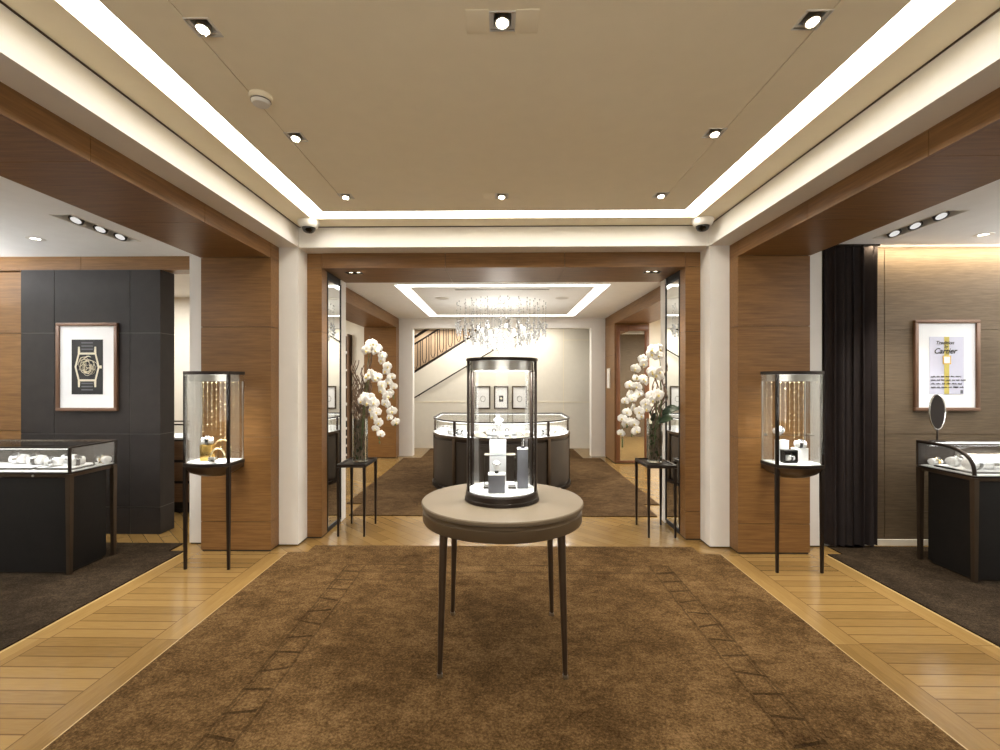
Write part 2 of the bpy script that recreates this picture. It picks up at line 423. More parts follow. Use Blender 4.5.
# portal head
fas = MB(); sof = MB()
for a, b_ in ((-1.653, -.524), (-.524, .565), (.565, 1.653)):
    fas.box(a + .002, b_ - .002, 4.28, 4.30, 2.475, 2.61); sof.box(a + .002, b_ - .002, 4.302, 4.93, 2.475, 2.49)
struct('beam_portal_fascia', fas, 'wood_x')
hs = [(-1.50, -1.34, 4.44, 4.53), (1.34, 1.50, 4.44, 4.53)]
m = MB()
for a, b_ in ((-1.653, -.524), (-.524, .565), (.565, 1.653)):
    m.plate(a + .002, b_ - .002, 4.302, 4.93, 2.475, 2.49, [q for q in hs if a < q[0] < b_])
struct('beam_portal_soffit', m, 'wood_x')
struct('beam_portal_core', MB().box(-1.82, 1.82, 4.305, 4.93, 2.53, 2.9), 'black_gap')

# behind the viewer: the room's end wall
struct('wall_back', MB().box(-6.2, 6.2, YB - .1, YB, 0, 3.0), 'cream')

# side room, left: leather panel wall, oak band and oak wall
struct('wall_left_band', MB().box(-6.2, -4.0, 4.40, 4.58, 2.492, 2.62).box(-3.996, -2.772, 4.40, 4.58, 2.492, 2.62), 'wood_x')
struct('wall_left_oak', MB().panels(-6.2, -4.552, 4.44, 4.58, PZ), 'wood_x')
m = MB(); xs = [-4.545, -4.222, -3.501, -3.212]; zs = [.0, .256, .942, 1.892, 2.488]
for a, b_ in zip(xs, xs[1:]):
    for c, d in zip(zs, zs[1:]): m.box(a + .003, b_ - .003, 4.37, 4.56, c + .003, d - .003)
struct('wall_left_leather', m, 'leather')
struct('wall_left_core', MB().box(-4.54, -3.216, 4.374, 4.556, .004, 2.488), 'stitch')
# side room, right: taupe panelled wall with pale base strip
m = MB(); xs = [2.775, 3.356, 4.60, 6.2]; zs = [.06, .298, .975, 1.89, 2.60]
for a, b_ in zip(xs, xs[1:]):
    for c, d in zip(zs, zs[1:]): m.box(a + .003, b_ - .003, 4.18, 4.28, c + .003, d - .003)
struct('wall_right', m, 'wall_brown')
struct('wall_right_core', MB().box(2.775, 6.2, 4.187, 4.30, 0, 2.62), 'wall_brown')
struct('baseboard_right_wall', MB().box(2.775, 6.2, 4.165, 4.186, 0, .05), 'cream')

# back room
cof = (-1.33, 1.33, 5.77, 8.64)
struct('ceiling_back_room', MB().plate(-6.2, 6.2, 4.93, 11, 2.62, 2.66, [cof]), 'ceil_white')
struct('ceiling_back_coffer', MB().box(-1.175, 1.175, 5.93, 8.48, 2.625, 2.70), 'ceil_white')
co = [(-1.33, 5.77), (1.33, 5.77), (1.33, 8.64), (-1.33, 8.64)]; ci = [(-1.175, 5.93), (1.175, 5.93), (1.175, 8.48), (-1.175, 8.48)]
tag(MB().ring(co, ci, 2.65, 2.66).build('cove_light', 'cove_back'), 'glowing white cove strip around the back room ceiling above the chandelier', 'cove light')
struct('ceiling_back_lid', MB().box(-6.2, 6.2, 4.6, 11.05, 2.72, 2.76), 'ceil_white')
for sx, side, yp in ((-1, 'left', 8.70), (1, 'right', 8.20)):
    m = MB()
    for a, b_ in zip([.012, .26, 1.89, 2.43], [.26, 1.89, 2.43]): m.box(sx * 1.96, sx * 2.56, yp, 8.93, a + .002, b_ - .002)
    struct('pillar_back_' + side, m, 'wood_x')
    struct('pillar_back_core_' + side, MB().box(sx * 1.967, sx * 2.555, yp + .007, 8.92, 0, 2.62), 'black_gap')
    struct('beam_back_' + side, MB().box(sx * 1.96, sx * 2.56, 4.94, 8.92, 2.432, 2.618), 'wood_y')
    struct('column_back_' + side, MB().box(sx * 1.70, sx * 2.0, 8.94, 9.12, .0, 2.62), 'white_paint')
    struct('wall_end_back_' + side, MB().box(sx * 2.565, sx * 2.80, 8.75, 9.12, 0, 2.62), 'cream')
struct('trim_4', MB().box(-1.70, 1.70, 8.94, 9.12, 2.44, 2.62), 'white_paint')
# stair wall: white below the slope, brown stairwell behind
sl = .622
poly = [(-2.4, 0), (2.4, 0), (2.4, 2.62), (-.215, 2.62), (-2.4, 2.62 - sl * 2.185)]
m = MB(); n = len(poly)
m.add([(x, y, z) for y in (10.0, 10.12) for x, z in poly], [tuple(range(n)), tuple(reversed(range(n, 2 * n)))] + [(i, n + i, n + (i + 1) % n, (i + 1) % n) for i in range(n)])
struct('wall_stair', m, 'cream')
for nm, a in (('trim_5', (-2.4, 2.4, 9.993, 10, .978, .986)), ('trim_6', (1.306, 1.314, 9.993, 10, 0, 2.6)), ('trim_7', (1.314, 2.4, 9.993, 10, 2.295, 2.303))):
    struct(nm, MB().box(*a), 'ceil_tan')
M['stair_beige'] = plain('stairwell_beige', (.36, .26, .17), .6)
struct('wall_stairwell', MB().box(-2.5, 1.0, 10.85, 10.95, 0, 2.7), 'stair_beige')
struct('wall_back_room_right', MB().box(2.4, 6.2, 9.12, 9.2, 0, 2.7), 'cream')
struct('wall_back_room_left', MB().box(-6.2, -2.0, 9.12, 9.2, 0, 2.7), 'cream')
struct('wall_left_far', MB().box(-6.2, -3.75, 6.6, 6.7, 0, 2.62), 'cream')
struct('wall_far_end', MB().box(-6.2, 6.2, 11, 11.1, 0, 2.7), 'cream')

# ------------------------------------------------------------------ carpets
def carpet_obj(poly, mat, label):
    return tag(MB().prism(poly, .0005, .009).build('carpet', mat, smooth=False), label, 'carpet')
carpet_obj([(-1.80, YB), (1.80, YB), (1.80, 3.917), (1.636, 3.917), (1.636, 4.08), (-1.636, 4.08), (-1.636, 3.917), (-1.80, 3.917)], 'carpet_main', 'large mottled brown carpet with carved ladder border under the round table')
carpet_obj([(-6.1, YB), (-2.69, YB), (-2.69, 3.93), (-2.82, 3.93), (-2.82, 4.12), (-6.1, 4.12)], 'carpet_side', 'grey-brown carpet under the straight-fronted glass counter beside the dark panel')
carpet_obj([(6.1, YB), (6.1, 4.12), (2.82, 4.12), (2.82, 3.93), (2.69, 3.93), (2.69, YB)], 'carpet_side', 'grey-brown carpet under the round-fronted glass counter beside the curtain')
carpet_obj([(-1.64, 5.0), (1.64, 5.0), (1.64, 5.47), (1.82, 5.47), (1.82, 8.7), (1.50, 8.7), (1.50, 9.9), (-1.50, 9.9), (-1.50, 8.7), (-1.82, 8.7), (-1.82, 5.47), (-1.64, 5.47)], 'carpet_back', 'tobacco brown carpet in the back room under the curved counter')

# ------------------------------------------------------------------ round table
t = thing('round_table', 'round taupe display table on four slim bronze legs carrying the glass cylinder', 'table', (.01, 2.58, 0))
MB().lathe([(.30, .772), (.420, .772), (.436, .778), (.438, .786), (.438, .794), (.434, .799), (.426, .8), (.01, .8)], 96).build('tabletop', 'bronze_top', t)
MB().lathe([(.30, .694), (.418, .694), (.428, .698), (.431, .705), (.431, .752), (.424, .758), (.424, .7715), (.30, .7715)], 96).build('apron', 'apron_bronze', t)
for sx in (-1, 1):
    for sy in (-1, 1):
        l = MB().loft([[(sx * (.287 + .017 * k) + math.cos(a) * (.0205 - .0095 * k), sy * (.287 + .017 * k) + math.sin(a) * (.0205 - .0095 * k), .70 - .672 * k) for a in [2 * PI * q / 16 for q in range(16)]] for k in (0, .25, .5, .75, 1)]).build('leg', 'bronze', t)
        MB().lathe([(.012, .0095), (.0135, .013), (.0125, .0275), (.011, .0279)], 16, (sx * .304, sy * .304)).build('foot_cap', 'steel', l)

# ------------------------------------------------------------------ glass cylinder showcase on the table
cx, cy, zb = .008, 2.58, .8
R = .192
t = thing('cylinder_showcase', 'tall round glass showcase with bronze posts standing on the round table', 'showcase', (cx, cy, zb))
MB().lathe([(.05, .0005), (.203, .0005), (.203, .016), (.197, .02), (.197, .044), (.192, .05), (.05, .05)], 80).build('base', 'dark_bronze', t)
MB().lathe([(.02, .0505), (.183, .0505), (.183, .056), (.02, .056)], 64).build('display_floor', 'white_silk', t)
MB().lathe([(.02, .752), (.194, .752), (.196, .755), (.196, .765), (.193, .768), (.02, .768)], 80).build('cap', 'dark_bronze', t)
MB().lathe([(.160, .700), (.166, .700), (.166, .7515), (.160, .7515)], 64, caps=False).build('light_ring', 'steel', t)
MB().lathe([(.01, .712), (.155, .712), (.155, .717), (.01, .717)], 64).build('light_panel', 'lamp_cool', t)
g = MB()
NG = 80
rings = [[(r * math.cos(2 * PI * i / NG), r * math.sin(2 * PI * i / NG), z) for i in range(NG)] for r, z in ((.189, .0505), (.189, .7515))]
g.loft(rings, True, None, False); g.build('glass_wall', 'glass', t)
for ang in (-16, 196, 27, 153):
    a = math.radians(ang); mat = Matrix.Translation((math.cos(a) * .188, math.sin(a) * .188, 0)) @ Matrix.Rotation(a, 4, 'Z')
    MB().box(-.006, .006, -.014, .014, .051, .7515, mat, .003).build('post', 'dark_bronze', t)
MB().lathe([(.01, .346), (.176, .346), (.176, .351), (.01, .351)], 64).build('glass_shelf', 'acrylic', t)
zf = zb + .0565
def plinth(w, d, h, mat_body, label, x, y, z, name='display_plinth'):
    p = thing(name, label, 'plinth', (x, y, z))
    MB().box(-w / 2, w / 2, -d / 2, d / 2, 0, h - .006, None, .002).build('body', mat_body, p)
    MB().box(-w / 2 - .001, w / 2 + .001, -d / 2 - .001, d / 2 + .001, h - .006, h, None, .002).build('cover', 'white_silk', p)
    return p
plinth(.088, .07, .098, 'grey_suede', 'low grey cube plinth at the front of the glass cylinder', -.02, 2.50, zf)
plinth(.058, .058, .218, 'grey_suede', 'tall slim grey plinth inside the glass cylinder', .122, 2.60, zf)
plinth(.094, .06, .286, 'white_silk', 'tall white plinth in the middle of the glass cylinder', -.015, 2.69, zf)
# clear acrylic bridge
p = thing('acrylic_bridge', 'clear acrylic bridge stand behind the low grey cube', 'display stand', (-.003, 2.60, zf))
MB().box(-.085, .085, -.035, .035, .178, .184).build('top', 'acrylic', p)
for sx in (-1, 1):
    m = MB()
    for yy in (-.035, .031): m.box(sx * .085, sx * .081, yy, yy + .004, .008, .178)
    m.box(sx * .0845, sx * .0815, -.0305, .0305, .008, .178).build('leg', 'acrylic_edge', p)
    MB().box(sx * .088, sx * .045, -.035, .035, .0, .008).build('foot', 'dark_bronze', p)
# jewel on the grey cube
p = thing('ring_stand', 'jewelled ring on a white cone on the low grey cube', 'ring', (-.02, 2.50, zf + .098))
MB().lathe([(.010, 0), (.011, .012), (.007, .014)], 16).build('base', 'black_rubber', p)
MB().lathe([(.007, .0142), (.017, .03), (.021, .05), (.012, .062), (.003, .066)], 20).build('cone', 'white_silk', p)
MB().tube([(.021 * math.cos(a), .021 * math.sin(a), .05) for a in [2 * PI * k / 20 for k in range(21)]], .0028, 6).build('band', 'silver', p)
MB().ball((0, -.024, .05), .007, 1).build('stone', 'crystal', p)
p = thing('cuff_bracelet', 'upright jewelled cuff bracelet on the tall slim grey plinth', 'bracelet', (.122, 2.60, zf + .218))
MB().lathe([(.013, 0), (.014, .006), (.006, .010)], 16).build('base', 'black_rubber', p)
m = MB()
for k in range(11): m.ball((0, -.008 + .004 * math.sin(k), .014 + k * .0068), (.0075, .005, .0042), 1)
m.build('links', 'silver', p)
MB().box(-.004, .004, -.002, .004, .008, .09).build('prop', 'white_silk', p)
zs_ = zb + .3515
p = thing('necklace_bust', 'white necklace bust on the glass shelf of the cylinder', 'bust', (-.012, 2.60, zs_))
MB().loft([[(w * math.cos(a), d * math.sin(a), z) for a in [2 * PI * q / 20 for q in range(20)]] for w, d, z in ((.016, .016, 0), (.008, .008, .014), (.010, .010, .03), (.020, .013, .055), (.028, .014, .075), (.024, .012, .084), (.010, .009, .09), (.009, .009, .10))]).build('torso', 'white_silk', p)
MB().tube([(.022 * math.sin(a), -.0135 - .002 * math.cos(a), .070 - .016 * math.cos(a)) for a in [-1.5 + 3. * k / 16 for k in range(17)]], .0025, 6).build('necklace', 'silver', p)
for k, (x, y, w_) in enumerate(((-.062, 2.57, 'nearest the post on the curved counter side'), (.035, 2.55, 'beside the bust'), (.075, 2.59, 'above the slim grey plinth'), (-.035, 2.53, 'just in front of the bust'))):
    lab = ('small jewelled ring on white pad at the far end of the cylinder shelf', 'small jewelled ring on white pad just beside the white bust', 'small jewelled ring on white pad nearest the tall slim plinth', 'small jewelled ring on white pad in front of the white bust')[k]
    p = thing('ring_pad', lab, 'ring', (x, y, zs_))
    MB().lathe([(.012, 0), (.016, .006), (.013, .016), (.004, .02)], 14).build('pad', 'white_silk', p)
    MB().tube([(.009 * math.cos(a), 0, .026 + .009 * math.sin(a)) for a in [2 * PI * q / 14 for q in range(15)]], .002, 5).build('band', ('silver', 'dark_bronze')[k % 2], p)
area('cylinder_lamp', (cx, cy, zb + .708), .24, 9, (1, .97, .93)).data.shape = 'DISK'

# ------------------------------------------------------------------ watches
def make_watch(name, label, strap, dial):
    p = thing(name, label, 'watch')
    m = MB()
    m.loft([[(x, .028 * s_ * math.cos(a), .026 + .024 * s_ * math.sin(a)) for a in [2 * PI * q / 18 for q in range(18)]] for x, s_ in ((-.036, .7), (-.032, .95), (-.02, 1.), (.02, 1.), (.032, .95), (.036, .7))])
    m.build('cushion', 'white_silk', p)
    MB().loft([[(x, .0305 * k * math.cos(a), .026 + .0265 * k * math.sin(a)) for a in [2 * PI * q / 24 for q in range(24)]] for x, k in ((-.009, 1.), (-.009, 1.06), (.009, 1.06), (.009, 1.))], True, None, False).build('strap', strap, p)
    mt = Matrix.Translation((0, -.021, .046)) @ Matrix.Rotation(math.radians(38), 4, 'X')
    c = MB().lathe([(.002, 0), (.017, 0), (.018, .003), (.018, .006), (.015, .008), (.002, .008)], 20, (0, 0), mt).build('case', dial, p)
    MB().lathe([(.001, .0082), (.0135, .0082), (.0135, .0088), (.001, .0088)], 18, (0, 0), mt).build('dial', 'ink', c)
    return p
W_a = make_watch('wristwatch', 'x', 'black_rubber', 'silver'); W_b = make_watch('wristwatch', 'x', 'silver', 'silver'); W_c = make_watch('wristwatch', 'x', 'gold', 'pale_gold')
used = set()
def watch(proto, loc, rz, label, group=None, scale=1.):
    if proto.name not in used:
        used.add(proto.name); o = proto; o.location = loc; o.rotation_euler = (0, 0, rz); o.scale = (scale,) * 3; o['label'] = label
        if group: o['group'] = group
        return o
    return dup(proto, loc, rz, label, group, scale)

def tray(x, y, z, w, d, label):
    p = thing('display_tray', label, 'tray', (x, y, z))
    MB().box(-w / 2, w / 2, -d / 2, d / 2, 0, .012, None, .002).build('rim', 'black_lacquer', p)
    MB().box(-w / 2 + .008, w / 2 - .008, -d / 2 + .008, d / 2 - .008, .0122, .018, None, .002).build('pad', 'white_silk', p)
    return p

# ------------------------------------------------------------------ glass counters
ZD, ZT = .765, .955
def counter_common(p, x0, x1, y0, y1, inner):
    # x0 = end seen from the middle of the shop; legs, rail, body in local = world coordinates
    sg = 1 if x1 > x0 else -1
    MB().box(x0 + sg * .012, x1, y0 + .012, y1 - .012, .728, .752, None, .003).build('rail', 'bronze', p)
    MB().box(x0 + sg * .004, x1, y0 + .004, y1 - .004, .7525, .7645, None, .002).build('deck_edge', 'dark_bronze', p)
    MB().box(x0 + sg * .02, x1, y0 + .02, y1 - .02, .7648, .77).build('deck', 'white_silk', p)
    b = MB()
    cuts = [x0 + sg * .03, x0 + sg * .62, x0 + sg * 1.21, x1]
    for a, c in zip(cuts, cuts[1:]): b.box(a + sg * .001, c - sg * .001, y0 + .03, y1 - .075, .03, .7275)
    b.build('body', 'black_lacquer', p)
    MB().box(x0 + sg * .05, x1, y0 + .05, y1 - .09, .0095, .0295).build('plinth', 'black_gap', p)
    for yy in (y0, y1 - .036):
        MB().loft([[(x0 + sg * (.018 + dx * w_), yy + .018 + dy * w_, z) for dx, dy in ((-1, -1), (1, -1), (1, 1), (-1, 1))] for w_, z in ((.013, .0095), (.0175, .70), (.0175, .752))]).build('leg', 'bronze', p)
t = thing('glass_counter', 'straight-edged glass-topped jewellery counter with black front near the dark panel', 'counter')
lx0, lx1, ly0, ly1 = -3.175, -4.9, 3.42, 3.85
counter_common(t, lx0, lx1, ly0, ly1, 1)
e = .011
for (a) in ((lx0, ly0), (lx0, ly1)):
    yy = a[1] if a[1] == ly0 else a[1] - e * 1.4
    MB().box(lx0, lx0 - e * 1.4, yy, yy + e * 1.4, .7648, ZT).build('corner_post', 'dark_bronze', t)
MB().box(lx0 - .0155, lx1, ly0, ly0 + e, ZT - .012, ZT).build('top_rail', 'dark_bronze', t)
MB().box(lx0 - .0155, lx1, ly1 - e, ly1, ZT - .012, ZT).build('top_rail', 'bronze', t)
MB().box(lx0, lx0 - e, ly0 + .0155, ly1 - .0155, ZT - .012, ZT).build('top_rail', 'dark_bronze', t)
MB().box(lx0 - .016, lx1, ly0 + .003, ly0 + .008, .7705, ZT - .0125).build('front_glass', 'glass', t)
MB().box(lx0 - .003, lx0 - .008, ly0 + .016, ly1 - .016, .7705, ZT - .0125).build('side_glass', 'glass', t)
MB().box(lx0 - .012, lx1, ly0 + .012, ly1 - .012, ZT - .008, ZT - .003).build('top_glass', 'glass', t)
MB().box(lx0 - .016, lx1, ly1 - .008, ly1 - .003, .7705, ZT - .0125).build('back_pane', 'dark_bronze', t)
MB().box(lx0 - .02, lx1, ly0 + .0115, ly0 + .022, ZT - .018, ZT - .010).build('light_strip', 'led', t)
MB().lathe([(.004, 0), (.008, 0), (.008, .006), (.004, .006)], 14, (0, 0), Matrix.Translation((-3.46, ly0 + .012, .741)) @ Matrix.Rotation(PI / 2, 4, 'X')).build('lock', 'steel', t)
area('counter_lamp', (-3.95, 3.50, ZT - .02), 1.3, 1.0, (1, .97, .95), (math.radians(20), 0, 0), .05)
tray(-3.37, 3.62, .7705, .30, .24, 'white pad tray nearest the corner of the straight glass counter')
tray(-3.72, 3.62, .7705, .34, .24, 'white pad tray further in along the straight glass counter')
ZW = .789
for x_, y_, z_, rz_, pr_, sc_, lab_ in (
    (-3.42, 3.55, ZW, .3, W_b, 1.35, 'steel watch on white cushion in the front row of the straight counter'),
    (-3.285, 3.60, ZW, .9, W_a, 1.35, 'black-strapped watch on white cushion behind the corner post of the straight counter'),
    (-3.24, 3.80, .7705, -.3, W_c, 1.2, 'gold watch on white cushion by the rear end of the straight counter'),
    (-3.62, 3.62, ZW, .15, W_a, 1.5, 'black-strapped watch on white cushion, second from the corner post of the straight counter'),
    (-3.80, 3.66, ZW, .1, W_b, 1.5, 'steel watch on white cushion farthest from the corner post of the straight counter'),
    (-3.44, 3.70, ZW, .4, W_b, 1.35, 'steel watch on white cushion in the back row of the straight counter')):
    watch(pr_, (x_, y_, z_), rz_, lab_, None, sc_)
# open bangle at the end of the left counter
p = thing('bangle_stand', 'dark open bangle standing at the rear end of the straight counter', 'bangle', (-3.215, 3.70, .7705))
MB().tube([(0, .034 * math.cos(a), .042 + .036 * math.sin(a)) for a in [.3 + 5.6 * k / 24 for k in range(25)]], .006, 8).build('band', 'dark_bronze', p)
MB().box(-.014, .014, -.018, .018, 0, .012, None, .002).build('base', 'white_silk', p)

# right counter with quarter-round front glass
t = thing('glass_counter', 'jewellery counter with rounded glass front beside the black curtain, oval mirror on top', 'counter')
rx0, rx1, ry0, ry1 = 3.36, 5.2, 3.38, 3.85
counter_common(t, rx0, rx1, ry0, ry1, 1)
prof = [(ry1 - .008, .7705), (ry1 - .008, ZT)]
NA = 14
arc = [(ry0 + .008 + .31 * (1 - math.sin(PI / 2 * k / NA) ** .75), .7705 + (ZT - .7705) * math.cos(PI / 2 * k / NA) ** .75) for k in range(NA + 1)]
def offs(pr, d): return [(y + d * .8, z - d) for y, z in pr]
def strip_x(xa, xb, top):
    rings = [[(xa, y, z) for y, z in top + list(reversed(offs(top, .004)))], [(xb, y, z) for y, z in top + list(reversed(offs(top, .004)))]]
    return MB().loft(rings)
strip_x(rx0 + .008, rx1, [(ry1 - .02, ZT)] + arc).build('curved_glass', 'glass', t)
m = MB(); pr = [(ry1 - .006, .7705)] + [(ry1 - .006, ZT)] + arc
m.tube([(rx0 + .008, y, z) for y, z in pr[1:]], .0125, 8)
m.tube([(rx0 + .008, ry1 - .006, .766), (rx0 + .008, ry1 - .006, ZT)], .0095, 8)
m.build('end_frame', 'dark_bronze', t)
m = MB(); ring = [(ry1 - .012, .7705), (ry1 - .012, ZT - .004)] + offs(arc, .004)
m.loft([[(rx0 + .006, y, z) for y, z in ring], [(rx0 + .010, y, z) for y, z in ring]]).build('end_glass', 'glass', t)
MB().box(rx0 + .018, rx1, ry1 - .012, ry1, ZT - .012, ZT + .002).build('top_rail', 'bronze', t)
MB().box(rx0 + .018, rx1, ry1 - .009, ry1 - .004, .7705, ZT - .0125).build('back_pane', 'brown_panel', t)
MB().box(4.02, 4.026, ry0 + .03, ry1 - .02, .7705, ZT - .02).build('divider', 'acrylic', t)
MB().box(rx0 + .02, rx1, ry1 - .03, ry1 - .014, ZT - .014, ZT - .006).build('light_strip', 'led', t)
area('counter_lamp', (4.1, 3.78, ZT - .025), 1.4, 1.5, (1, .97, .95), (math.radians(-22), 0, 0), .05)
tray(3.60, 3.60, .7705, .38, .30, 'white pad tray nearest the curtain end of the round-fronted counter')
tray(4.26, 3.60, .7705, .42, .30, 'white pad tray further in along the round-fronted counter')
k = 0
for x, y, pr_, sc_, lab in (
    (3.49, 3.52, W_a, 1.1, 'black-strapped watch on white cushion, front row nearest the end glass of the rounded counter'),
    (3.63, 3.53, W_b, 1.15, 'steel watch on white cushion, second in the front row of the rounded counter'),
    (3.745, 3.56, W_a, 1.1, 'black-strapped watch on white cushion, third in the front row of the rounded counter'),
    (3.49, 3.66, W_b, .95, 'steel watch on white cushion in the back row at the rounded counter end'),
    (3.62, 3.70, W_a, 1.0, 'black-strapped watch on white cushion, middle of the rounded counter back row'),
    (3.46, 3.79, W_c, .75, 'gold watch on white cushion in the rear corner of the rounded counter'),
    (3.93, 3.56, W_b, 1.1, 'steel watch on white cushion just before the clear divider of the rounded counter'),
    (3.86, 3.71, W_c, 1.0, 'gold watch on white cushion in the rounded counter back row near the divider'),
    (4.14, 3.58, W_a, 1.1, 'black-strapped watch on white cushion beyond the clear divider of the rounded counter')):
    watch(pr_, (x, y, ZW if (3.41 < x < 3.79 or x > 4.04) and y < 3.74 else .7705), (.25, -.2, .1)[k % 3], lab, None, sc_ * 1.5); k += 1
# oval standing mirror
p = thing('vanity_mirror', 'oval dark table mirror with silver rim standing on the rounded glass counter', 'mirror', (3.475, 3.79, ZT + .005))
MB().lathe([(.006, 0), (.05, 0), (.05, .006), (.01, .011), (.006, .012)], 24).build('foot', 'dark_bronze', p)
MB().tube([(0, 0, .011), (0, 0, .105)], .006, 8).build('stem', 'dark_bronze', p)
ov = [(.047 * math.cos(a), .134 * math.sin(a)) for a in [2 * PI * q / 40 for q in range(40)]]
mt = Matrix.Translation((0, .0, .235)) @ Matrix.Rotation(math.radians(-18), 4, 'Z') @ Matrix.Rotation(math.radians(90), 4, 'X')
MB().prism(ov, -.005, .005, mt).build('plate', 'leather', p)
MB().tube([(mt @ Vector((x * 1.05, y * 1.02, 0))) for x, y in ov + ov[:1]], .006, 8).build('rim', 'silver', p)

# ------------------------------------------------------------------ wall showcases on legs
def wall_showcase(sx, label):
    X = sx * 2.248; t = thing('wall_showcase', label, 'showcase', (X, 0, 0))
    hw, yf, yb_, bul = .178, 3.555, 3.775, .045
    def plan(inset=0.):
        n = 12; w = hw - inset
        fr = [(-w + 2 * w * q / n, yf + inset - bul * (1 - (2 * q / n - 1) ** 2)) for q in range(n + 1)]
        return fr + [(w, yb_ - inset), (-w, yb_ - inset)]
    MB().prism(plan(), 1.492, 1.517).build('cap', 'dark_bronze', t)
    c = MB().ring(plan(.03), plan(.034), 1.44, 1.4915).build('light_box', 'steel', t)
    MB().prism(plan(.036), 1.462, 1.468).build('light_panel', 'lamp_cool', c)
    MB().prism(plan(), .790, .812).build('tray', 'dark_bronze', t)
    MB().prism(plan(.012), .8125, .8185).build('display_floor', 'white_silk', t)
    pr = []
    for ins, z in ((.0, .7895), (.012, .765), (.04, .732), (.09, .705), (.13, .698)):
        s_ = 1 - ins / hw
        pr.append([(x * s_, 3.69 + (y - 3.69) * max(.25, s_), z) for x, y in plan()])
    MB().loft(list(reversed(pr))).build('pan', 'bronze', t)
    MB().box(-.08, .08, 3.735, 3.944, .72, .789, None, .004).build('wall_bracket', 'dark_bronze', t)
    for s_ in (-1, 1):
        x = s_ * (hw - .011)
        MB().box(x - .010, x + .010, yf + .0005, yf + .021, .8128, 1.4915).build('post', 'dark_bronze', t)
        MB().loft([[(x + dx * w_, yf + .012 + dy * w_, z) for dx, dy in ((-1, -1), (1, -1), (1, 1), (-1, 1))] for w_, z in ((.0085, 0), (.0125, .55), (.0125, .7895))]).build('leg', 'dark_bronze', t)
        MB().box(s_ * (hw - .0005), s_ * (hw - .0055), yf + .022, yb_ - .001, .8128, 1.4915).build('side_glass', 'glass', t)
    fr = plan(.001)[:13]
    ring = [(x, y) for x, y in fr] + [(x, y + .005) for x, y in reversed(fr)]
    MB().prism(ring, .8128, 1.4915).build('front_glass', 'glass', t)
    MB().box(-hw + .007, hw - .007, yb_ - .006, yb_ - .001, .8128, 1.4915).build('back_glass', 'glass', t)
    # slender back frame
    for s_ in (-1, 1): MB().box(s_ * (hw - .0065), s_ * (hw - .0145), yb_ - .016, yb_ - .0065, .8128, 1.4395).build('back_post', 'steel', t)
    # fine bead strands modelled in place of reflected vertical streaks
    rnd = random.Random(3 if sx < 0 else 5)
    for q in range(9):
        x = -hw + .035 + q * (2 * hw - .07) / 8; L = rnd.uniform(.38, .6); m = MB()
        m.tube([(x, yb_ - .03, 1.46), (x, yb_ - .03, 1.46 - L)], .0009, 4)
        z = 1.43
        while z > 1.46 - L:
            m.ball((x, yb_ - .03, z), rnd.uniform(.0028, .0068), 1); z -= rnd.uniform(.025, .06)
        m.build('streak_strand', 'pale_gold', t)
    area('showcase_lamp', (X, 3.665, 1.455), .22, 4, (1, .96, .90), (0, 0, 0), .14, math.radians(95))
    return t
wall_showcase(-1, 'bow-fronted glass showcase on two legs holding gold jewellery, at the pillar nearest the dark panel')
wall_showcase(1, 'bow-fronted glass showcase on two legs holding watches, at the pillar nearest the black curtain')
zf = .8188
# left case: gold block, watch, two hoops, small silver cube
p = thing('display_plinth', 'gold block plinth in the showcase at the dark panel side', 'plinth', (-2.30, 3.66, zf))
MB().box(-.045, .045, -.03, .03, 0, .125, None, .003).build('body', 'gold', p)
watch(W_a, (-2.30, 3.655, zf + .1255), .4, 'black and white watch on cushion on top of the gold block', None, 1.15)
for nm, x, y, r, hh, lab in (('necklace_hoop', -2.215, 3.71, .072, .155, 'larger gold collar necklace arched behind the gold block'), ('necklace_hoop', -2.195, 3.62, .056, .10, 'smaller gold collar necklace arched beside the silver cube')):
    p = thing(nm, lab, 'necklace', (x, y, zf))
    MB().box(-.03, .03, -.012, .012, 0, .006, None, .002).build('base', 'white_silk', p)
    MB().tube([(r * math.cos(a) * .95, 0, hh - r + r * math.sin(a)) for a in [-.5 + (PI + 1.) * k / 26 for k in range(27)]], .0065, 8).build('collar', 'pale_gold', p)
    MB().tube([(0, .006, .004), (0, .006, hh - .004)], .003, 6).build('prop', 'acrylic', p)
p = thing('display_cube', 'small silver cube with ring between the gold hoops', 'plinth', (-2.20, 3.565, zf))
MB().box(-.026, .026, -.022, .022, 0, .045, None, .003).build('body', 'silver', p)
MB().tube([(.010 * math.cos(a), 0, .0555 + .010 * math.sin(a)) for a in [2 * PI * q / 16 for q in range(17)]], .0022, 6).build('ring', 'gold', p)
# right case
plinth(.085, .05, .16, 'white_silk', 'tall white block plinth in the watch showcase by the curtain', 2.205, 3.72, zf)
p = thing('display_box', 'open black watch box at the front of the watch showcase', 'box', (2.205, 3.625, zf))
MB().box(-.05, .05, -.03, .03, 0, .012, None, .002).box(-.05, -.044, -.03, .03, .0125, .09).box(.044, .05, -.03, .03, .0125, .09).box(-.05, .05, .024, .03, .0125, .09).build('shell', 'black_lacquer', p)
MB().box(-.053, .053, -.03, .033, .0905, .098, None, .002).build('lid', 'black_lacquer', p)
watch(W_a, (2.205, 3.622, zf + .0125), .2, 'black-strapped watch inside the open black box', None, .95)
plinth(.10, .06, .105, 'white_silk', 'wide white cube plinth near the outer glass of the watch showcase', 2.32, 3.68, zf)
watch(W_a, (2.325, 3.68, zf + .1055), -.3, 'black-strapped watch on top of the wide white cube', None, 1.1)
p = thing('glass_shelf', 'clear glass shelf spanning the watch showcase by the curtain', 'shelf', (2.248, 3.72, zf + .20))
MB().box(-.165, .165, -.07, .06, 0, .005).build('pane', 'acrylic', p)
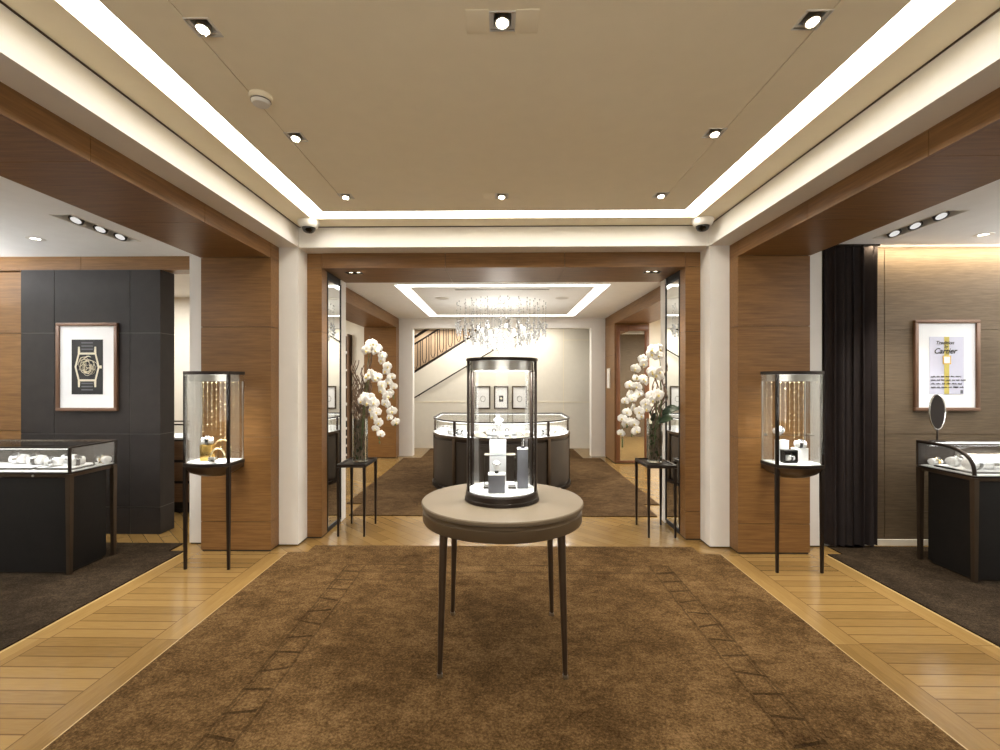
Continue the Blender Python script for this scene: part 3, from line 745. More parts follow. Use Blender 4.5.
for s_ in (-1, 1): MB().box(s_ * .165, s_ * .168, -.02, .02, -.008, .012).build('clip', 'steel', p)
watch(W_b, (2.175, 3.71, zf + .2055), .6, 'steel watch on cushion on the clear glass shelf', None, 1.1)

# ------------------------------------------------------------------ framed pictures
def framed(name, label, x0, x1, z0, z1, y, fw=.03, fm='frame_brown'):
    p = thing(name, label, 'picture', ((x0 + x1) / 2, y, (z0 + z1) / 2)); w, h = (x1 - x0) / 2, (z1 - z0) / 2
    m = MB()
    m.box(-w, w, -.028, 0, h - fw, h, None, .003).box(-w, w, -.028, 0, -h, -h + fw, None, .003).box(-w, -w + fw, -.028, 0, -h + fw, h - fw, None, .003).box(w - fw, w, -.028, 0, -h + fw, h - fw, None, .003)
    m.build('frame', fm, p)
    MB().box(-w + fw, w - fw, -.012, -.002, -h + fw, h - fw).build('mat', 'poster_white', p)
    return p
def poly_y(mb, pts, y0, y1):                       # polygon in xz extruded along y
    n = len(pts)
    mb.add([(x, y, z) for y in (y0, y1) for x, z in pts], [tuple(range(n)), tuple(reversed(range(n, 2 * n)))] + [(i, n + i, n + (i + 1) % n, (i + 1) % n) for i in range(n)])
    return mb
p = framed('framed_print', 'framed black print of a wristwatch hung on the dark leather panel', -4.168, -3.588, 1.159, 1.986, 4.369)
pr = MB().box(-.148, .148, -.0145, -.0125, -.257, .257).build('print', 'print_black', p); dy = -.0147
def sc(pts, s): return [(x * s, z * s) for x, z in pts]
hexo = [(-.118, 0), (-.085, .135), (.085, .135), (.118, 0), (.085, -.135), (-.085, -.135)]
m = MB()
for i in range(6):
    a, b_ = hexo[i], hexo[(i + 1) % 6]; c, d = sc([a, b_], .86); poly_y(m, [a, b_, d, c], dy - .001, dy)
for sx in (-1, 1):
    for sz in (-1, 1): poly_y(m, [(sx * .088, sz * .12), (sx * .066, sz * .14), (sx * .07, sz * .19), (sx * .086, sz * .19)], dy - .001, dy)
poly_y(m, [(.118, .014), (.138, .014), (.138, -.014), (.118, -.014)], dy - .001, dy)
m.build('watch_case_drawing', 'print_cream', pr)
for zz in ((.16, .19, .22), (-.16, -.19, -.22)):
    m = MB()
    for z in zz: m.box(-.055, .055, dy - .001, dy, z, z + .012)
    m.build('strap_drawing', 'grey_suede', pr)
m = MB(); q = random.Random(4)
for k in range(44):
    a0 = q.uniform(0, 6.28); r0 = q.uniform(.02, .085); cx_, cz_ = q.uniform(-.02, .02), q.uniform(-.02, .02)
    pts = [(cx_ + (r0 + .006 * math.sin(5 * s_)) * math.cos(a0 + s_), dy - .0006, cz_ + 1.05 * (r0 + .006 * math.sin(5 * s_)) * math.sin(a0 + s_)) for s_ in [q.uniform(.7, 1.5) * j / 8 for j in range(9)]]
    m.tube(pts, q.uniform(.0018, .004), 4)
m.build('dial_drawing', 'print_cream', pr)

p = framed('framed_print', 'framed watch advertisement with handwriting hung on the taupe wall', 3.617, 4.177, 1.179, 1.975, 4.176)
pr = MB().box(-.148, .148, -.0145, -.0125, -.25, .25).build('print', 'print_lilac', p); ox = 0
MB().box(-.022, .020, -.0165, -.0147, -.25, .25).build('watch_strap_drawing', 'print_gold', pr)
MB().box(-.036, .034, -.0185, -.0167, .01, .085).build('watch_case_drawing', 'gold', pr)
m = MB().box(-.026, .024, -.020, -.0187, .02, .075); m.build('watch_dial_drawing', 'poster_white', pr)
def text(s_, size, x, z, y, parent, name, mat='ink', shear=.35, ax='CENTER', off=.0):
    c = bpy.data.curves.new(name, 'FONT'); c.body = s_; c.size = size; c.shear = shear; c.extrude = .0004; c.offset = off; c.align_x = ax
    tmp = bpy.data.objects.new('text_source', c); COL.objects.link(tmp)
    bpy.context.view_layer.update()
    me = bpy.data.meshes.new_from_object(tmp.evaluated_get(bpy.context.evaluated_depsgraph_get()))
    bpy.data.objects.remove(tmp); me.materials.clear(); me.materials.append(M[mat])
    o = bpy.data.objects.new(name, me); COL.objects.link(o); o.parent = parent
    o.location = (x, y, z); o.rotation_euler = (PI / 2, 0, 0); return o
text('Tradition', .042, -.02, .185, -.0176, pr, 'heading_lettering', off=.0008)
text('by', .034, -.008, .155, -.0176, pr, 'small_lettering', off=.0006)
text('Cartier', .066, -.018, .105, -.0176, pr, 'brand_lettering', off=.0012)
q = random.Random(9); m = MB()
for row in range(4):
    z = -.10 - row * .031; x = -.138
    while x < .128:
        w_ = q.uniform(.025, .05)
        n = int(w_ / .0045)
        m.tube([(x + w_ * j / n, -.0176, z + (.008 if j % 2 else -.004) * q.uniform(.5, 1.3)) for j in range(n + 1)], .0021, 4)
        x += w_ + .012
m.build('handwriting', 'ink', pr)
MB().box(.118, .14, -.0152, -.0147, -.245, -.215).build('stamp', 'grey_suede', pr)

# three little framed pictures far back on the stair wall
for nm, x0, x1, lab in (('framed_picture', -.557, -.239, 'small bronze-framed pale picture on the stair wall, next to the sloping rail side'), ('framed_picture', -.165, .142, 'small bronze-framed picture with dark watch motif, middle of three on stair wall'), ('framed_picture', .216, .540, 'small bronze-framed pale picture on the stair wall, nearest the panel seam')):
    p = framed(nm, lab, x0, x1, .836, 1.323, 9.992, .028, 'bronze')
    if x0 == -.165:
        MB().box(-.045, .045, -.016, -.0125, -.09, .04, None, .001).build('motif', 'ink', p)
        MB().lathe([(.005, 0), (.026, 0), (.026, .002), (.005, .002)], 20, (0, 0), Matrix.Translation((0, -.0165, -.02)) @ Matrix.Rotation(PI / 2, 4, 'X')).build('dial', 'print_cream', p)
    else:
        MB().tube([(.05 * math.cos(a), -.014, -.03 + .06 * math.sin(a)) for a in [2 * PI * k / 20 for k in range(21)]], .004, 5).build('motif', 'stitch', p)

# ------------------------------------------------------------------ curtain
rnd = random.Random(2)
front = []; x0, x1 = 2.79, 3.235; NF = 96
for i in range(NF + 1):
    u = i / NF; ph = u * 2 * PI * 5.5
    front.append((x0 + (x1 - x0) * u + .014 * math.sin(ph * 2.), 4.11 + .036 * math.sin(ph) + .010 * math.sin(ph * 2.3 + 1)))
def cring(z, k, dx): return [(x + dx * (u_ / NF - .2), 4.11 + (y - 4.11) * k + .004 * math.sin(z * 3 + u_), z) for u_, (x, y) in enumerate(front)] + [(x + dx * (u_ / NF - .2), 4.11 + (y - 4.11) * k + .010, z) for u_, (x, y) in reversed(list(enumerate(front)))]
c = thing('curtain', 'floor-length black-brown curtain hanging in folds beside the taupe wall', 'curtain', (0, 0, 0))
MB().loft([cring(z, k, dx) for z, k, dx in ((.022, 1.05, .0), (.5, 1.05, .0), (1.2, 1., .0), (2.0, .95, .0), (2.605, .9, 0))]).build('drape', 'curtain', c)
MB().box(2.78, 3.25, 4.09, 4.13, 2.606, 2.62).build('track', 'dark_bronze', c)

# ------------------------------------------------------------------ side tables, vases, orchids, branches
def side_table(sx, label):
    t = thing('side_table', label, 'table', (sx * (1.385 if sx < 0 else 1.482), 4.535, 0))
    w, d = .135, .21
    MB().box(-w, w, -d, d, .638, .658, None, .004).build('tabletop', 'dark_bronze', t)
    m = MB()
    m.box(-w, w, -d, -d + .02, .6585, .668).box(-w, w, d - .02, d, .6585, .668).box(-w, -w + .02, -d + .0205, d - .0205, .6585, .668).box(w - .02, w, -d + .0205, d - .0205, .6585, .668)
    m.build('rim', 'dark_bronze', t)
    for a in (-1, 1):
        for b_ in (-1, 1):
            MB().loft([[(a * (w - .014) + dx * q_, b_ * (d - .014) + dy * q_, z) for dx, dy in ((-1, -1), (1, -1), (1, 1), (-1, 1))] for q_, z in ((.0075, 0), (.0125, .637))]).build('leg', 'dark_bronze', t)
side_table(-1, 'small dark bronze side table under the vase with dense twisted branches')
side_table(1, 'small dark bronze side table under the vase with dark broad leaves')

def vase(x, y, label, seed):
    v = thing('glass_vase', label, 'vase', (x, y, .6585)); q = random.Random(seed)
    MB().lathe([(.062, 0), (.070, .004), (.072, .03), (.072, .42), (.0695, .42), (.0695, .02), (.05, .012)], 40).build('glass_body', 'vase_glass', v)
    m = MB()
    for k in range(150):
        a = q.uniform(0, 6.28); r = .05 * math.sqrt(q.random()); m.ball((r * math.cos(a), r * math.sin(a), q.uniform(.03, .36)), (q.uniform(.012, .02), q.uniform(.012, .02), q.uniform(.012, .022)), 1)
    m.build('moss_filling', 'moss', v)
    m = MB()
    for k in range(26):
        a = q.uniform(0, 6.28); r = .052
        m.tube([(r * math.cos(a + j * .25) * (1 - .03 * j), r * math.sin(a + j * .25) * (1 - .03 * j), .03 + j * q.uniform(.05, .07)) for j in range(6)], .0035, 5)
    m.build('coiled_roots', 'twig', v)
    return v
VX = 1.368
VL = (-1.362, 4.54); VR = (1.478, 4.54)
vase(*VL, 'clear glass vase packed with moss and many twisted branches on the side table', 1)
vase(*VR, 'clear glass vase holding white orchids with dark broad leaves at the rim', 2)

def flower_proto():
    m = MB()
    for k, (L, wd) in enumerate(((.048, .019), (.045, .019), (.05, .034), (.05, .034), (.045, .019))):
        ang = (90, 215, 8, 172, 325)[k]
        a = math.radians(ang); rows = []
        for i in range(7):
            u = i / 6; w_ = wd * math.sin(PI * min(1, .12 + u * .88)) ** .7 if u < 1 else .002
            if i == 0: w_ = .004
            rr = u * L; cup = .004 * u * u - .003 * math.sin(PI * u)
            rows.append([(rr * math.cos(a) - s_ * w_ * math.sin(a), -.003 * k * .4 + cup + .006 * abs(s_), rr * math.sin(a) + s_ * w_ * math.cos(a)) for s_ in (-1, -.5, 0, .5, 1)])
        b0 = len(m.v)
        m.v += [Vector(p_) for r_ in rows for p_ in r_]
        for i in range(6):
            for j in range(4): m.f.append([b0 + i * 5 + j, b0 + i * 5 + j + 1, b0 + (i + 1) * 5 + j + 1, b0 + (i + 1) * 5 + j])
    o = m.build('flower', 'petal')
    o.modifiers.new('thick', 'SOLIDIFY').thickness = .002
    l = MB().ball((0, -.010, -.008), (.008, .010, .010), 2).ball((0, -.014, -.016), (.005, .008, .005), 1).build('lip', 'lip', o)
    return o
FP = flower_proto()
FU = [False]
def spray(label, base, arch, seed, nfl, buds=3, group=None, fs=1.):
    q = random.Random(seed)
    pts = [Vector(base)] + [Vector(p_) for p_ in arch]
    # smooth polyline (Catmull-Rom)
    P = [pts[0]] + pts + [pts[-1]]; sm = []
    for i in range(1, len(P) - 2):
        for j in range(10):
            u = j / 10; a, b_, c_, d = P[i - 1], P[i], P[i + 1], P[i + 2]
            sm.append(.5 * ((2 * b_) + (c_ - a) * u + (2 * a - 5 * b_ + 4 * c_ - d) * u * u + (3 * b_ - a - 3 * c_ + d) * u ** 3))
    sm.append(pts[-1])
    o = thing('orchid_spray', label, 'flower', base); nfl = int(nfl * 1.5)
    off = Vector(base)
    n = len(sm)
    MB().tube([p_ - off for p_ in sm], [.0045 - .003 * i / n for i in range(n)], 6).build('stem', 'stem', o)
    s0 = 1.75 * 10 / n      # flowers start at the first arch point
    for k in range(nfl):
        u = s0 + (.90 - s0) * k / max(1, nfl - 1); p_ = sm[int(u * (n - 1))] - off
        if not FU[0]: f = FP; FU[0] = True
        else: f = dup(FP)
        f.parent = o; sd = 1 if k % 2 else -1
        f.location = p_ + Vector((sd * .020, -.018 + q.uniform(-.02, .01), q.uniform(-.012, .012)))
        f.rotation_euler = (q.uniform(-.35, .35), q.uniform(-.5, .5), sd * q.uniform(.0, .7))
        s_ = 1.22 * fs * q.uniform(.85, 1.12) * (1 - .25 * k / nfl); f.scale = (s_,) * 3
    for k in range(buds):
        u = .93 + .07 * k / buds; p_ = sm[min(n - 1, int(u * (n - 1)))] - off
        MB().ball((p_.x, p_.y - .006, p_.z - .008), (.008, .008, .012), 2).build('bud', 'stem', o)
    return o
zb_ = .80
spray('white orchid spray arching highest from the vase of twisted branches', (-1.355, 4.54, zb_), [(-1.30, 4.54, 1.45), (-1.255, 4.53, 1.79), (-1.17, 4.53, 1.72), (-1.09, 4.52, 1.55), (-1.045, 4.52, 1.38), (-1.03, 4.52, 1.27)], 1, 9)
spray('white orchid spray arching at middle height from the vase of twisted branches', (-1.345, 4.52, zb_), [(-1.27, 4.43, 1.30), (-1.225, 4.42, 1.50), (-1.15, 4.41, 1.45), (-1.075, 4.40, 1.29), (-1.02, 4.40, 1.10), (-.985, 4.40, 1.03)], 2, 8)
spray('lowest white orchid spray drooping beside the vase of twisted branches', (-1.34, 4.50, zb_), [(-1.30, 4.42, 1.12), (-1.25, 4.34, 1.28), (-1.18, 4.31, 1.22), (-1.135, 4.31, 1.05), (-1.11, 4.31, .86)], 3, 8, 2)
spray('white orchid spray arching highest from the leafy vase', (1.48, 4.54, zb_), [(1.535, 4.54, 1.45), (1.50, 4.53, 1.74), (1.38, 4.53, 1.66), (1.27, 4.52, 1.47), (1.20, 4.52, 1.22), (1.17, 4.52, 1.0), (1.165, 4.52, .80)], 4, 10, 4)
spray('white orchid spray arching at middle height from the leafy vase', (1.47, 4.52, zb_), [(1.51, 4.43, 1.30), (1.455, 4.42, 1.53), (1.35, 4.41, 1.47), (1.26, 4.40, 1.33), (1.195, 4.40, 1.14), (1.175, 4.40, 1.0)], 5, 8)
spray('lowest white orchid spray sweeping sideways from the leafy vase', (1.46, 4.50, zb_), [(1.46, 4.42, 1.14), (1.42, 4.34, 1.31), (1.32, 4.31, 1.22), (1.24, 4.31, 1.08), (1.19, 4.31, .93)], 6, 7)
def leaf(x, y, z, dirx, diry, L, w, rise, label):
    m = MB(); rows = []
    for i in range(9):
        u = i / 8; ww = w * math.sin(PI * (.08 + .9 * u)) ** .8
        zz = rise * math.sin(u * 2.0) * L; d = Vector((dirx, diry, 0)).normalized(); s_ = Vector((-d.y * .55, d.x * .55, .8))
        c_ = Vector((x, y, z)) + d * (u * L) + Vector((0, 0, zz))
        rows.append([tuple(c_ + s_ * (k * ww) + Vector((0, 0, .012 * abs(k)))) for k in (-1, -.5, 0, .5, 1)])
    m.loft(rows, False, None, False)
    o = m.build('orchid_leaf', 'leaf'); o.modifiers.new('thick', 'SOLIDIFY').thickness = .004
    return tag(o, label, 'leaf')
leaf(1.50, 4.52, 1.06, 1, -.3, .20, .05, .55, 'long dark orchid leaf rising toward the tall mirror from the leafy vase')
leaf(1.46, 4.50, 1.06, -.5, -1, .13, .042, .35, 'broad dark orchid leaf folding over the front rim of the leafy vase')
leaf(1.50, 4.50, 1.05, .7, -.8, .15, .05, .2, 'broad dark orchid leaf drooping low over the rim toward the mirror')
leaf(1.46, 4.54, 1.07, -.9, .1, .10, .035, 1.6, 'short upright dark orchid leaf behind the white sprays of the leafy vase')
def branches(n, vx, vy, seed, top, spread_, label, group, lean):
    q = random.Random(seed)
    for k in range(n):
        a = q.uniform(0, 6.28); x, y, z = vx + .04 * math.cos(a), vy + .04 * math.sin(a), .72; pts = []
        h = q.uniform(*top); steps = 26; ph1, ph2 = q.uniform(0, 6), q.uniform(0, 6); f1, f2 = q.uniform(9, 14), q.uniform(8, 13)
        ex, ey = q.uniform(-spread_, spread_) + lean, q.uniform(-spread_, spread_)
        for i in range(steps + 1):
            u = i / steps; amp = .022 * min(1, u * 2.5) if u < .9 else .015
            base_in = max(0., 1 - u * 2)
            pts.append((x + ex * u + amp * math.sin(f1 * u * 2 + ph1), y + ey * u + amp * math.sin(f2 * u * 2 + ph2), z + (h - z) * u))
        pts = [(vx + max(-.055, min(.055, px - vx)), vy + max(-.055, min(.055, py - vy)), pz) if pz < 1.10 and (abs(px - vx) > .05 or abs(py - vy) > .05) else (px, py, pz) for px, py, pz in pts]
        pts = [(vx + (px - vx) * min(1., .06 / max(1e-6, math.hypot(px - vx, py - vy))), vy + (py - vy) * min(1., .06 / max(1e-6, math.hypot(px - vx, py - vy))), pz) if pz < 1.10 else (px, py, pz) for px, py, pz in pts]
        o = thing('willow_branch', label, 'branch', (vx, vy, .72), 0, group); off = Vector((vx, vy, .72))
        MB().tube([Vector(p_) - off for p_ in pts], [.0115 - .007 * i / steps for i in range(steps + 1)], 6).build('main_stem', 'twig', o)
        i0 = q.randint(14, 18); b0 = Vector(pts[i0]) - off
        tw = [b0 + Vector((.012 * j * q.uniform(-.6, .9), .012 * j * q.uniform(-.8, .8), .03 * j)) for j in range(5)]
        MB().tube(tw, [.004 - .0006 * j for j in range(5)], 5).build('twig', 'twig', o)
branches(24, VL[0], VL[1], 11, (1.22, 1.66), .045, 'curly bare branch standing in the vase of moss beside white orchids', 'curly branches in the branch-filled vase', .015)
branches(2, VL[0], VL[1], 21, (1.80, 1.90), .04, 'long curly bare branch rising above the others in the branch-filled vase', 'tallest curly branches in the branch-filled vase', .05)
branches(9, VR[0] + .01, VR[1], 31, (1.30, 1.66), .06, 'curly bare branch standing behind the leaves of the leafy vase', 'curly branches in the leafy vase', .03)

# ------------------------------------------------------------------ portal mirrors, mirror on the far pillar
for sx, lab in ((-1, 'tall dark-framed mirror on the oak reveal behind the branch-filled vase'), (1, 'tall dark-framed mirror on the oak reveal behind the leafy vase')):
    p = thing('wall_mirror', lab, 'mirror', (sx * 1.663, 4.595, 0))
    m = MB(); a, b_, z0, z1 = -.183, .20, .03, 2.42
    def bb(y0, y1, za, zb2): m.box(sx * -.012, sx * .0, y0, y1, za, zb2)
    bb(a, b_, z1 - .02, z1); bb(a, b_, z0, z0 + .02); bb(a, a + .02, z0 + .02, z1 - .02); bb(b_ - .02, b_, z0 + .02, z1 - .02)
    m.build('frame', 'black_lacquer', p)
    MB().box(sx * -.006, sx * -.001, a + .0205, b_ - .0205, z0 + .0205, z1 - .0205).build('mirror_glass', 'mirror', p)
p = thing('wall_mirror', 'full-height walnut-framed mirror on the oak pillar at the end of the back room', 'mirror', (2.27, 8.19, 0))
m = MB(); a, b_ = -.29, .27
m.box(a, b_, -.02, .008, 2.30, 2.40, None, .004).box(a, b_, -.02, .008, .012, .055, None, .004).box(a, a + .07, -.02, .008, .0555, 2.2995, None, .004).box(b_ - .07, b_, -.02, .008, .0555, 2.2995, None, .004)
m.build('frame', 'wood_red', p)
MB().box(a + .0705, b_ - .0705, -.008, .006, .0555, 2.2995).build('mirror_glass', 'mirror', p)
p = thing('wall_plaque', 'small cream plaque on the oak pillar beside the walnut-framed mirror', 'plaque', (1.958, 8.62, 1.48))
MB().box(-.014, 0, -.10, .10, -.18, .18, None, .003).build('plate', 'cream', p)
MB().box(-.0165, -.0145, -.085, .085, -.165, .165).build('face', 'white_paint', p)

# ------------------------------------------------------------------ curved counter in the back room
t = thing('curved_counter', 'half-round glass-topped display counter with dark panels under the chandelier', 'counter', (-.01, 6.70, 0))
Rc = .955
def dplan(r, back=.74, n=48, a0=180, a1=360):
    arc_ = [(r * math.cos(math.radians(a0 + (a1 - a0) * k / n)), r * math.sin(math.radians(a0 + (a1 - a0) * k / n))) for k in range(n + 1)]
    return arc_ + [(r, back), (-r, back)]
MB().prism(dplan(Rc + .02), .0095, .05).build('plinth', 'dark_bronze', t)
MB().prism(dplan(Rc - .02), .0505, .70).build('body', 'dark_bronze', t)
for a0, a1 in ((184, 229), (233, 268), (272, 307), (311, 356)):
    m = MB()
    for rr, z0, z1 in ((Rc - .004, .09, .66),):
        n = 14; ao = [(rr * math.cos(math.radians(a0 + (a1 - a0) * k / n)), rr * math.sin(math.radians(a0 + (a1 - a0) * k / n))) for k in range(n + 1)]
        ai = [(x * (Rc - .019) / rr, y * (Rc - .019) / rr) for x, y in reversed(ao)]
        m.prism(ao + ai, z0, z1)
    m.build('door_panel', 'brown_panel', t)
for a in (180, 231, 270, 309, 360):
    ang = math.radians(a); mt = Matrix.Translation((Rc * math.cos(ang), Rc * math.sin(ang), 0)) @ Matrix.Rotation(ang, 4, 'Z')
    MB().box(-.02, .014, -.024, .024, .0505, .7, mt, .004).build('post', 'bronze', t)
MB().prism(dplan(Rc + .012), .7005, .73).build('deck_edge', 'bronze', t)
MB().prism(dplan(Rc - .006), .7305, .735).build('deck', 'white_silk', t)
MB().ring(dplan(Rc + .006), dplan(Rc - .016), .915, .932).build('top_rail', 'dark_bronze', t)
MB().prism(dplan(Rc - .017), .922, .927).build('top_glass', 'glass', t)
MB().ring(dplan(Rc), dplan(Rc - .005), .7355, .9145).build('curved_glass', 'glass', t)
for a in (180, 231, 309, 360):
    ang = math.radians(a); mt = Matrix.Translation(((Rc - .01) * math.cos(ang), (Rc - .01) * math.sin(ang), 0)) @ Matrix.Rotation(ang, 4, 'Z')
    MB().box(-.010, .010, -.017, .017, .7358, .9145, mt).build('glass_post', 'dark_bronze', t)
MB().ring(dplan(Rc - .018), dplan(Rc - .028), .905, .913).build('light_strip', 'led', t)
q = random.Random(5)
for k, a in enumerate(range(190, 352, 9)):
    ang = math.radians(a); r = .80 + .05 * (k % 2)
    watch((W_a, W_b)[k % 2], (-.01 + r * math.cos(ang), 6.70 + r * math.sin(ang), .7355), ang + PI / 2, ('black-strapped', 'steel')[k % 2] + ' watch on white cushion in the half-round counter of the back room', 'watches in the half-round counter, ' + ('black straps', 'steel')[k % 2], 1.2)
for a in (205, 250, 290, 335):
    ang = math.radians(a); l = area('curved_counter_lamp', (-.01 + .86 * math.cos(ang), 6.70 + .86 * math.sin(ang), .90), .25, 4, (1, .98, .95))

# ------------------------------------------------------------------ chandelier
t = thing('chandelier', 'round crystal chandelier of hanging bead strands above the half-round counter', 'chandelier', (-.01, 7.2, 0))
MB().lathe([(.01, 2.59), (.05, 2.595), (.06, 2.61), (.06, 2.6245), (.01, 2.6245)], 40).build('canopy', 'white_paint', t)
q = random.Random(8)
for r, n in ((.06, 4), (.18, 9), (.31, 13), (.44, 18), (.56, 22), (.68, 30)):
    for k in range(n):
        a = 2 * PI * (k + .5 * q.random()) / n; x, y = r * math.cos(a), r * math.sin(a)
        zbot = 1.90 + .24 * (r / .68) ** 2 + q.uniform(-.03, .05)
        m = MB(); m.tube([(x, y, 2.62), (x, y, zbot)], .0012, 4)
        m.lathe([(.002, 2.6), (.008, 2.604), (.008, 2.62), (.002, 2.62)], 8, (x, y))
        z = 2.58 - q.uniform(0, .16)
        while z > zbot + .16:
            m.ball((x, y, z), q.uniform(.007, .011), 1); z -= q.uniform(.09, .17)
        z = zbot + .14
        while z > zbot + .02:
            m.ball((x + q.uniform(-.02, .02), y + q.uniform(-.02, .02), z), q.uniform(.015, .026), 1); z -= .032
        m.ball((x, y, zbot), (.014, .014, .026), 1)
        m.build('crystal_strand', 'crystal', t, smooth=False)
for k in range(8):
    a = 2 * PI * k / 8 + .2
    MB().ball((.36 * math.cos(a), .36 * math.sin(a), 2.24), (.018, .018, .03), 2).build('bulb', 'lamp_cool', t)
    
# ------------------------------------------------------------------ stair railing and wall handrail
t = thing('stair_railing', 'dark bronze sloping stair railing with paired balusters above the white stair wall', 'railing', (0, 10.06, 0))
def zl(x, off): return 2.62 + sl * (x + .215) + off
def rail(name, off, r, xa, xb, mat='dark_bronze'):
    return MB().tube([(xa, 0, zl(xa, off)), (xb, 0, zl(xb, off))], r, 8).build(name, mat, t)
rail('bottom_rail', .035, .028, -2.35, -.28)
rail('middle_rail', .63, .020, -2.35, -1.2); rail('hand_rail', .78, .030, -2.35, -1.5)
x = -2.30
while x < -.42:
    zt = min(zl(x, .62), 2.60)
    m = MB(); zb0 = zl(x, .06)
    if zt - zb0 > .16: 
        MB().tube([(x, 0, zl(x, .06)), (x, 0, min(zl(x, .62), 2.60))], .010, 6).build('baluster', 'dark_bronze', t)
        x2 = x + .10
        MB().tube([(x + .045, 0, min(zl(x + .045, .62), 2.60)), (x + .045, 0, zl(x, .22)), (x + .07, 0, zl(x, .15)), (x + .105, 0, zl(x, .15)), (x + .13, 0, zl(x, .24)), (x + .13, 0, min(zl(x + .13, .62), 2.60))], .009, 6).build('baluster_loop', 'dark_bronze', t)
    x += .185
t = thing('handrail', 'thin dark wall handrail sloping across the white stair wall', 'handrail', (0, 9.955, 0))
MB().tube([(-2.2, 0, .866), (.35, 0, 2.40)], .013, 8).build('bar', 'dark_bronze', t)
for x in (-1.75, -.75, .15): MB().tube([(x, 0, .866 + .6016 * (x + 2.2) - .008), (x, .046, .866 + .6016 * (x + 2.2) - .03)], .006, 6).build('bracket', 'dark_bronze', t)

# ------------------------------------------------------------------ furniture glimpsed beyond the side openings
t = thing('shelf_cabinet', 'tall dark shelving cabinet with white shelves beyond the oak opening of the back room', 'cabinet', (-2.98, 8.86, 0))
MB().box(-.30, -.28, -.24, .24, 0, 2.3).box(.13, .15, -.24, .24, 0, 2.3).box(-.2795, .1295, .22, .24, 0, 2.3).build('case', 'wood_dark', t)
for z in (.05, .22, .38, .54, .70, .98, 1.30, 1.62, 1.95): MB().box(-.279, .129, -.24, .219, z, z + .03).build('shelf', 'white_paint', t)
for z in (.09, .26, .42, .58): MB().box(-.275, .125, -.235, -.215, z, z + .115).build('drawer', 'black_lacquer', t)
t = thing('display_cabinet', 'dark low cabinet with white glass top glimpsed past the edge of the dark panel', 'cabinet', (-3.62, 5.30, 0))
MB().box(-.55, .40, -.22, .22, .05, .80, None, .004).build('body', 'black_lacquer', t)
for z in (.12, .35, .58): 
    d = MB().box(-.53, .38, -.228, -.2205, z, z + .2, None, .002).build('drawer', 'wood_dark', t)
    MB().box(-.1, .0, -.24, -.2285, z + .09, z + .1).build('handle', 'steel', d)
MB().box(-.53, .38, -.20, .20, 0, .0495).build('plinth', 'black_gap', t)
MB().box(-.56, .41, -.23, .23, .8005, .82, None, .002).build('worktop', 'white_silk', t)
MB().ring([(-.55, -.22), (.40, -.22), (.40, .22), (-.55, .22)], [(-.53, -.2), (.38, -.2), (.38, .2), (-.53, .2)], .955, .97).build('top_rail', 'dark_bronze', t)
MB().ring([(-.545, -.215), (.395, -.215), (.395, .215), (-.545, .215)], [(-.54, -.21), (.39, -.21), (.39, .21), (-.54, .21)], .8205, .9545).build('glass', 'glass', t)

# ------------------------------------------------------------------ ceiling fittings
dl_lab = ['square recessed downlight nearest the smoke detector, toward the viewer', 'square recessed downlight at the near end of the row above the curtain side', 'square recessed downlight between the smoke detector and the camera dome corner', 'square recessed downlight halfway along the row above the curtain side',
          'square recessed downlight at the ceiling corner near the dark panel side camera', 'square recessed downlight at the ceiling corner near the curtain side camera',
          'recessed downlight in a wide rectangular plate directly over the round table', 'recessed downlight in a wide rectangular plate just before the oak portal']
for (x, y), lab in zip(DL, dl_lab):
    t = thing('downlight', lab, 'ceiling light', (x, y, ZC))
    s_ = DLS
    m = MB().box(-s_ - .004, -s_, -s_, s_, -.003, .04).box(s_, s_ + .004, -s_, s_, -.003, .04).box(-s_ - .004, s_ + .004, -s_ - .004, -s_, -.003, .04).box(-s_ - .004, s_ + .004, s_, s_ + .004, -.003, .04).box(-s_ - .004, s_ + .004, -s_ - .004, s_ + .004, .0402, .045)
    m.box(-s_, s_, -s_, -s_ + .012, .004, .012).box(-s_, s_, s_ - .012, s_, .004, .012).box(-s_, -s_ + .012, -s_ + .0121, s_ - .0121, .004, .012).box(s_ - .012, s_, -s_ + .0121, s_ - .0121, .004, .012)
    m.build('housing', 'camera_white', t)
    tilt = Matrix.Translation((0, 0, .004)) @ Matrix.Scale(.66, 4) @ Matrix.Rotation(math.radians(-14), 4, 'X')
    MB().lathe([(.036, -.03), (.041, -.03), (.043, -.02), (.040, .03), (.02, .034), (.02, -.006), (.036, -.02)], 28, (0, 0), tilt, False).build('reflector', 'steel', t)
    MB().lathe([(.002, -.024), (.033, -.024), (.033, -.018), (.002, -.018)], 24, (0, 0), tilt).build('lamp', 'lamp', t)
    if abs(x) < .1:
        for a, b_ in ((-.135, -s_ - .005), (s_ + .005, .135)): MB().box(a, b_, -.058, .058, -.0035, -.0005, None, .001).build('side_plate', 'ceil_tan', t)
    spot('downlight_lamp', (x, y, ZC - .01), (x + (0 if abs(x) < .1 else math.copysign(.5, x)), y + .15, 0), 40 if abs(x) > .1 else 40, 95, .9, (1., .90, .74))
# smoke detector
t = thing('smoke_detector', 'round white smoke detector on the ceiling slot between two square downlights', 'smoke detector', (-1.147, 2.20, ZC))
MB().lathe([(.01, -.0005), (.052, -.0005), (.052, -.012), (.047, -.016), (.047, -.022), (.01, -.022)], 40).build('base', 'ceil_tan', t)
MB().lathe([(.01, -.0222), (.043, -.0222), (.043, -.03), (.036, -.042), (.01, -.046)], 40).build('head', 'camera_white', t)
MB().lathe([(.044, -.024), (.0455, -.026), (.044, -.029)], 40, caps=False).build('vent_ring', 'bronze', t)
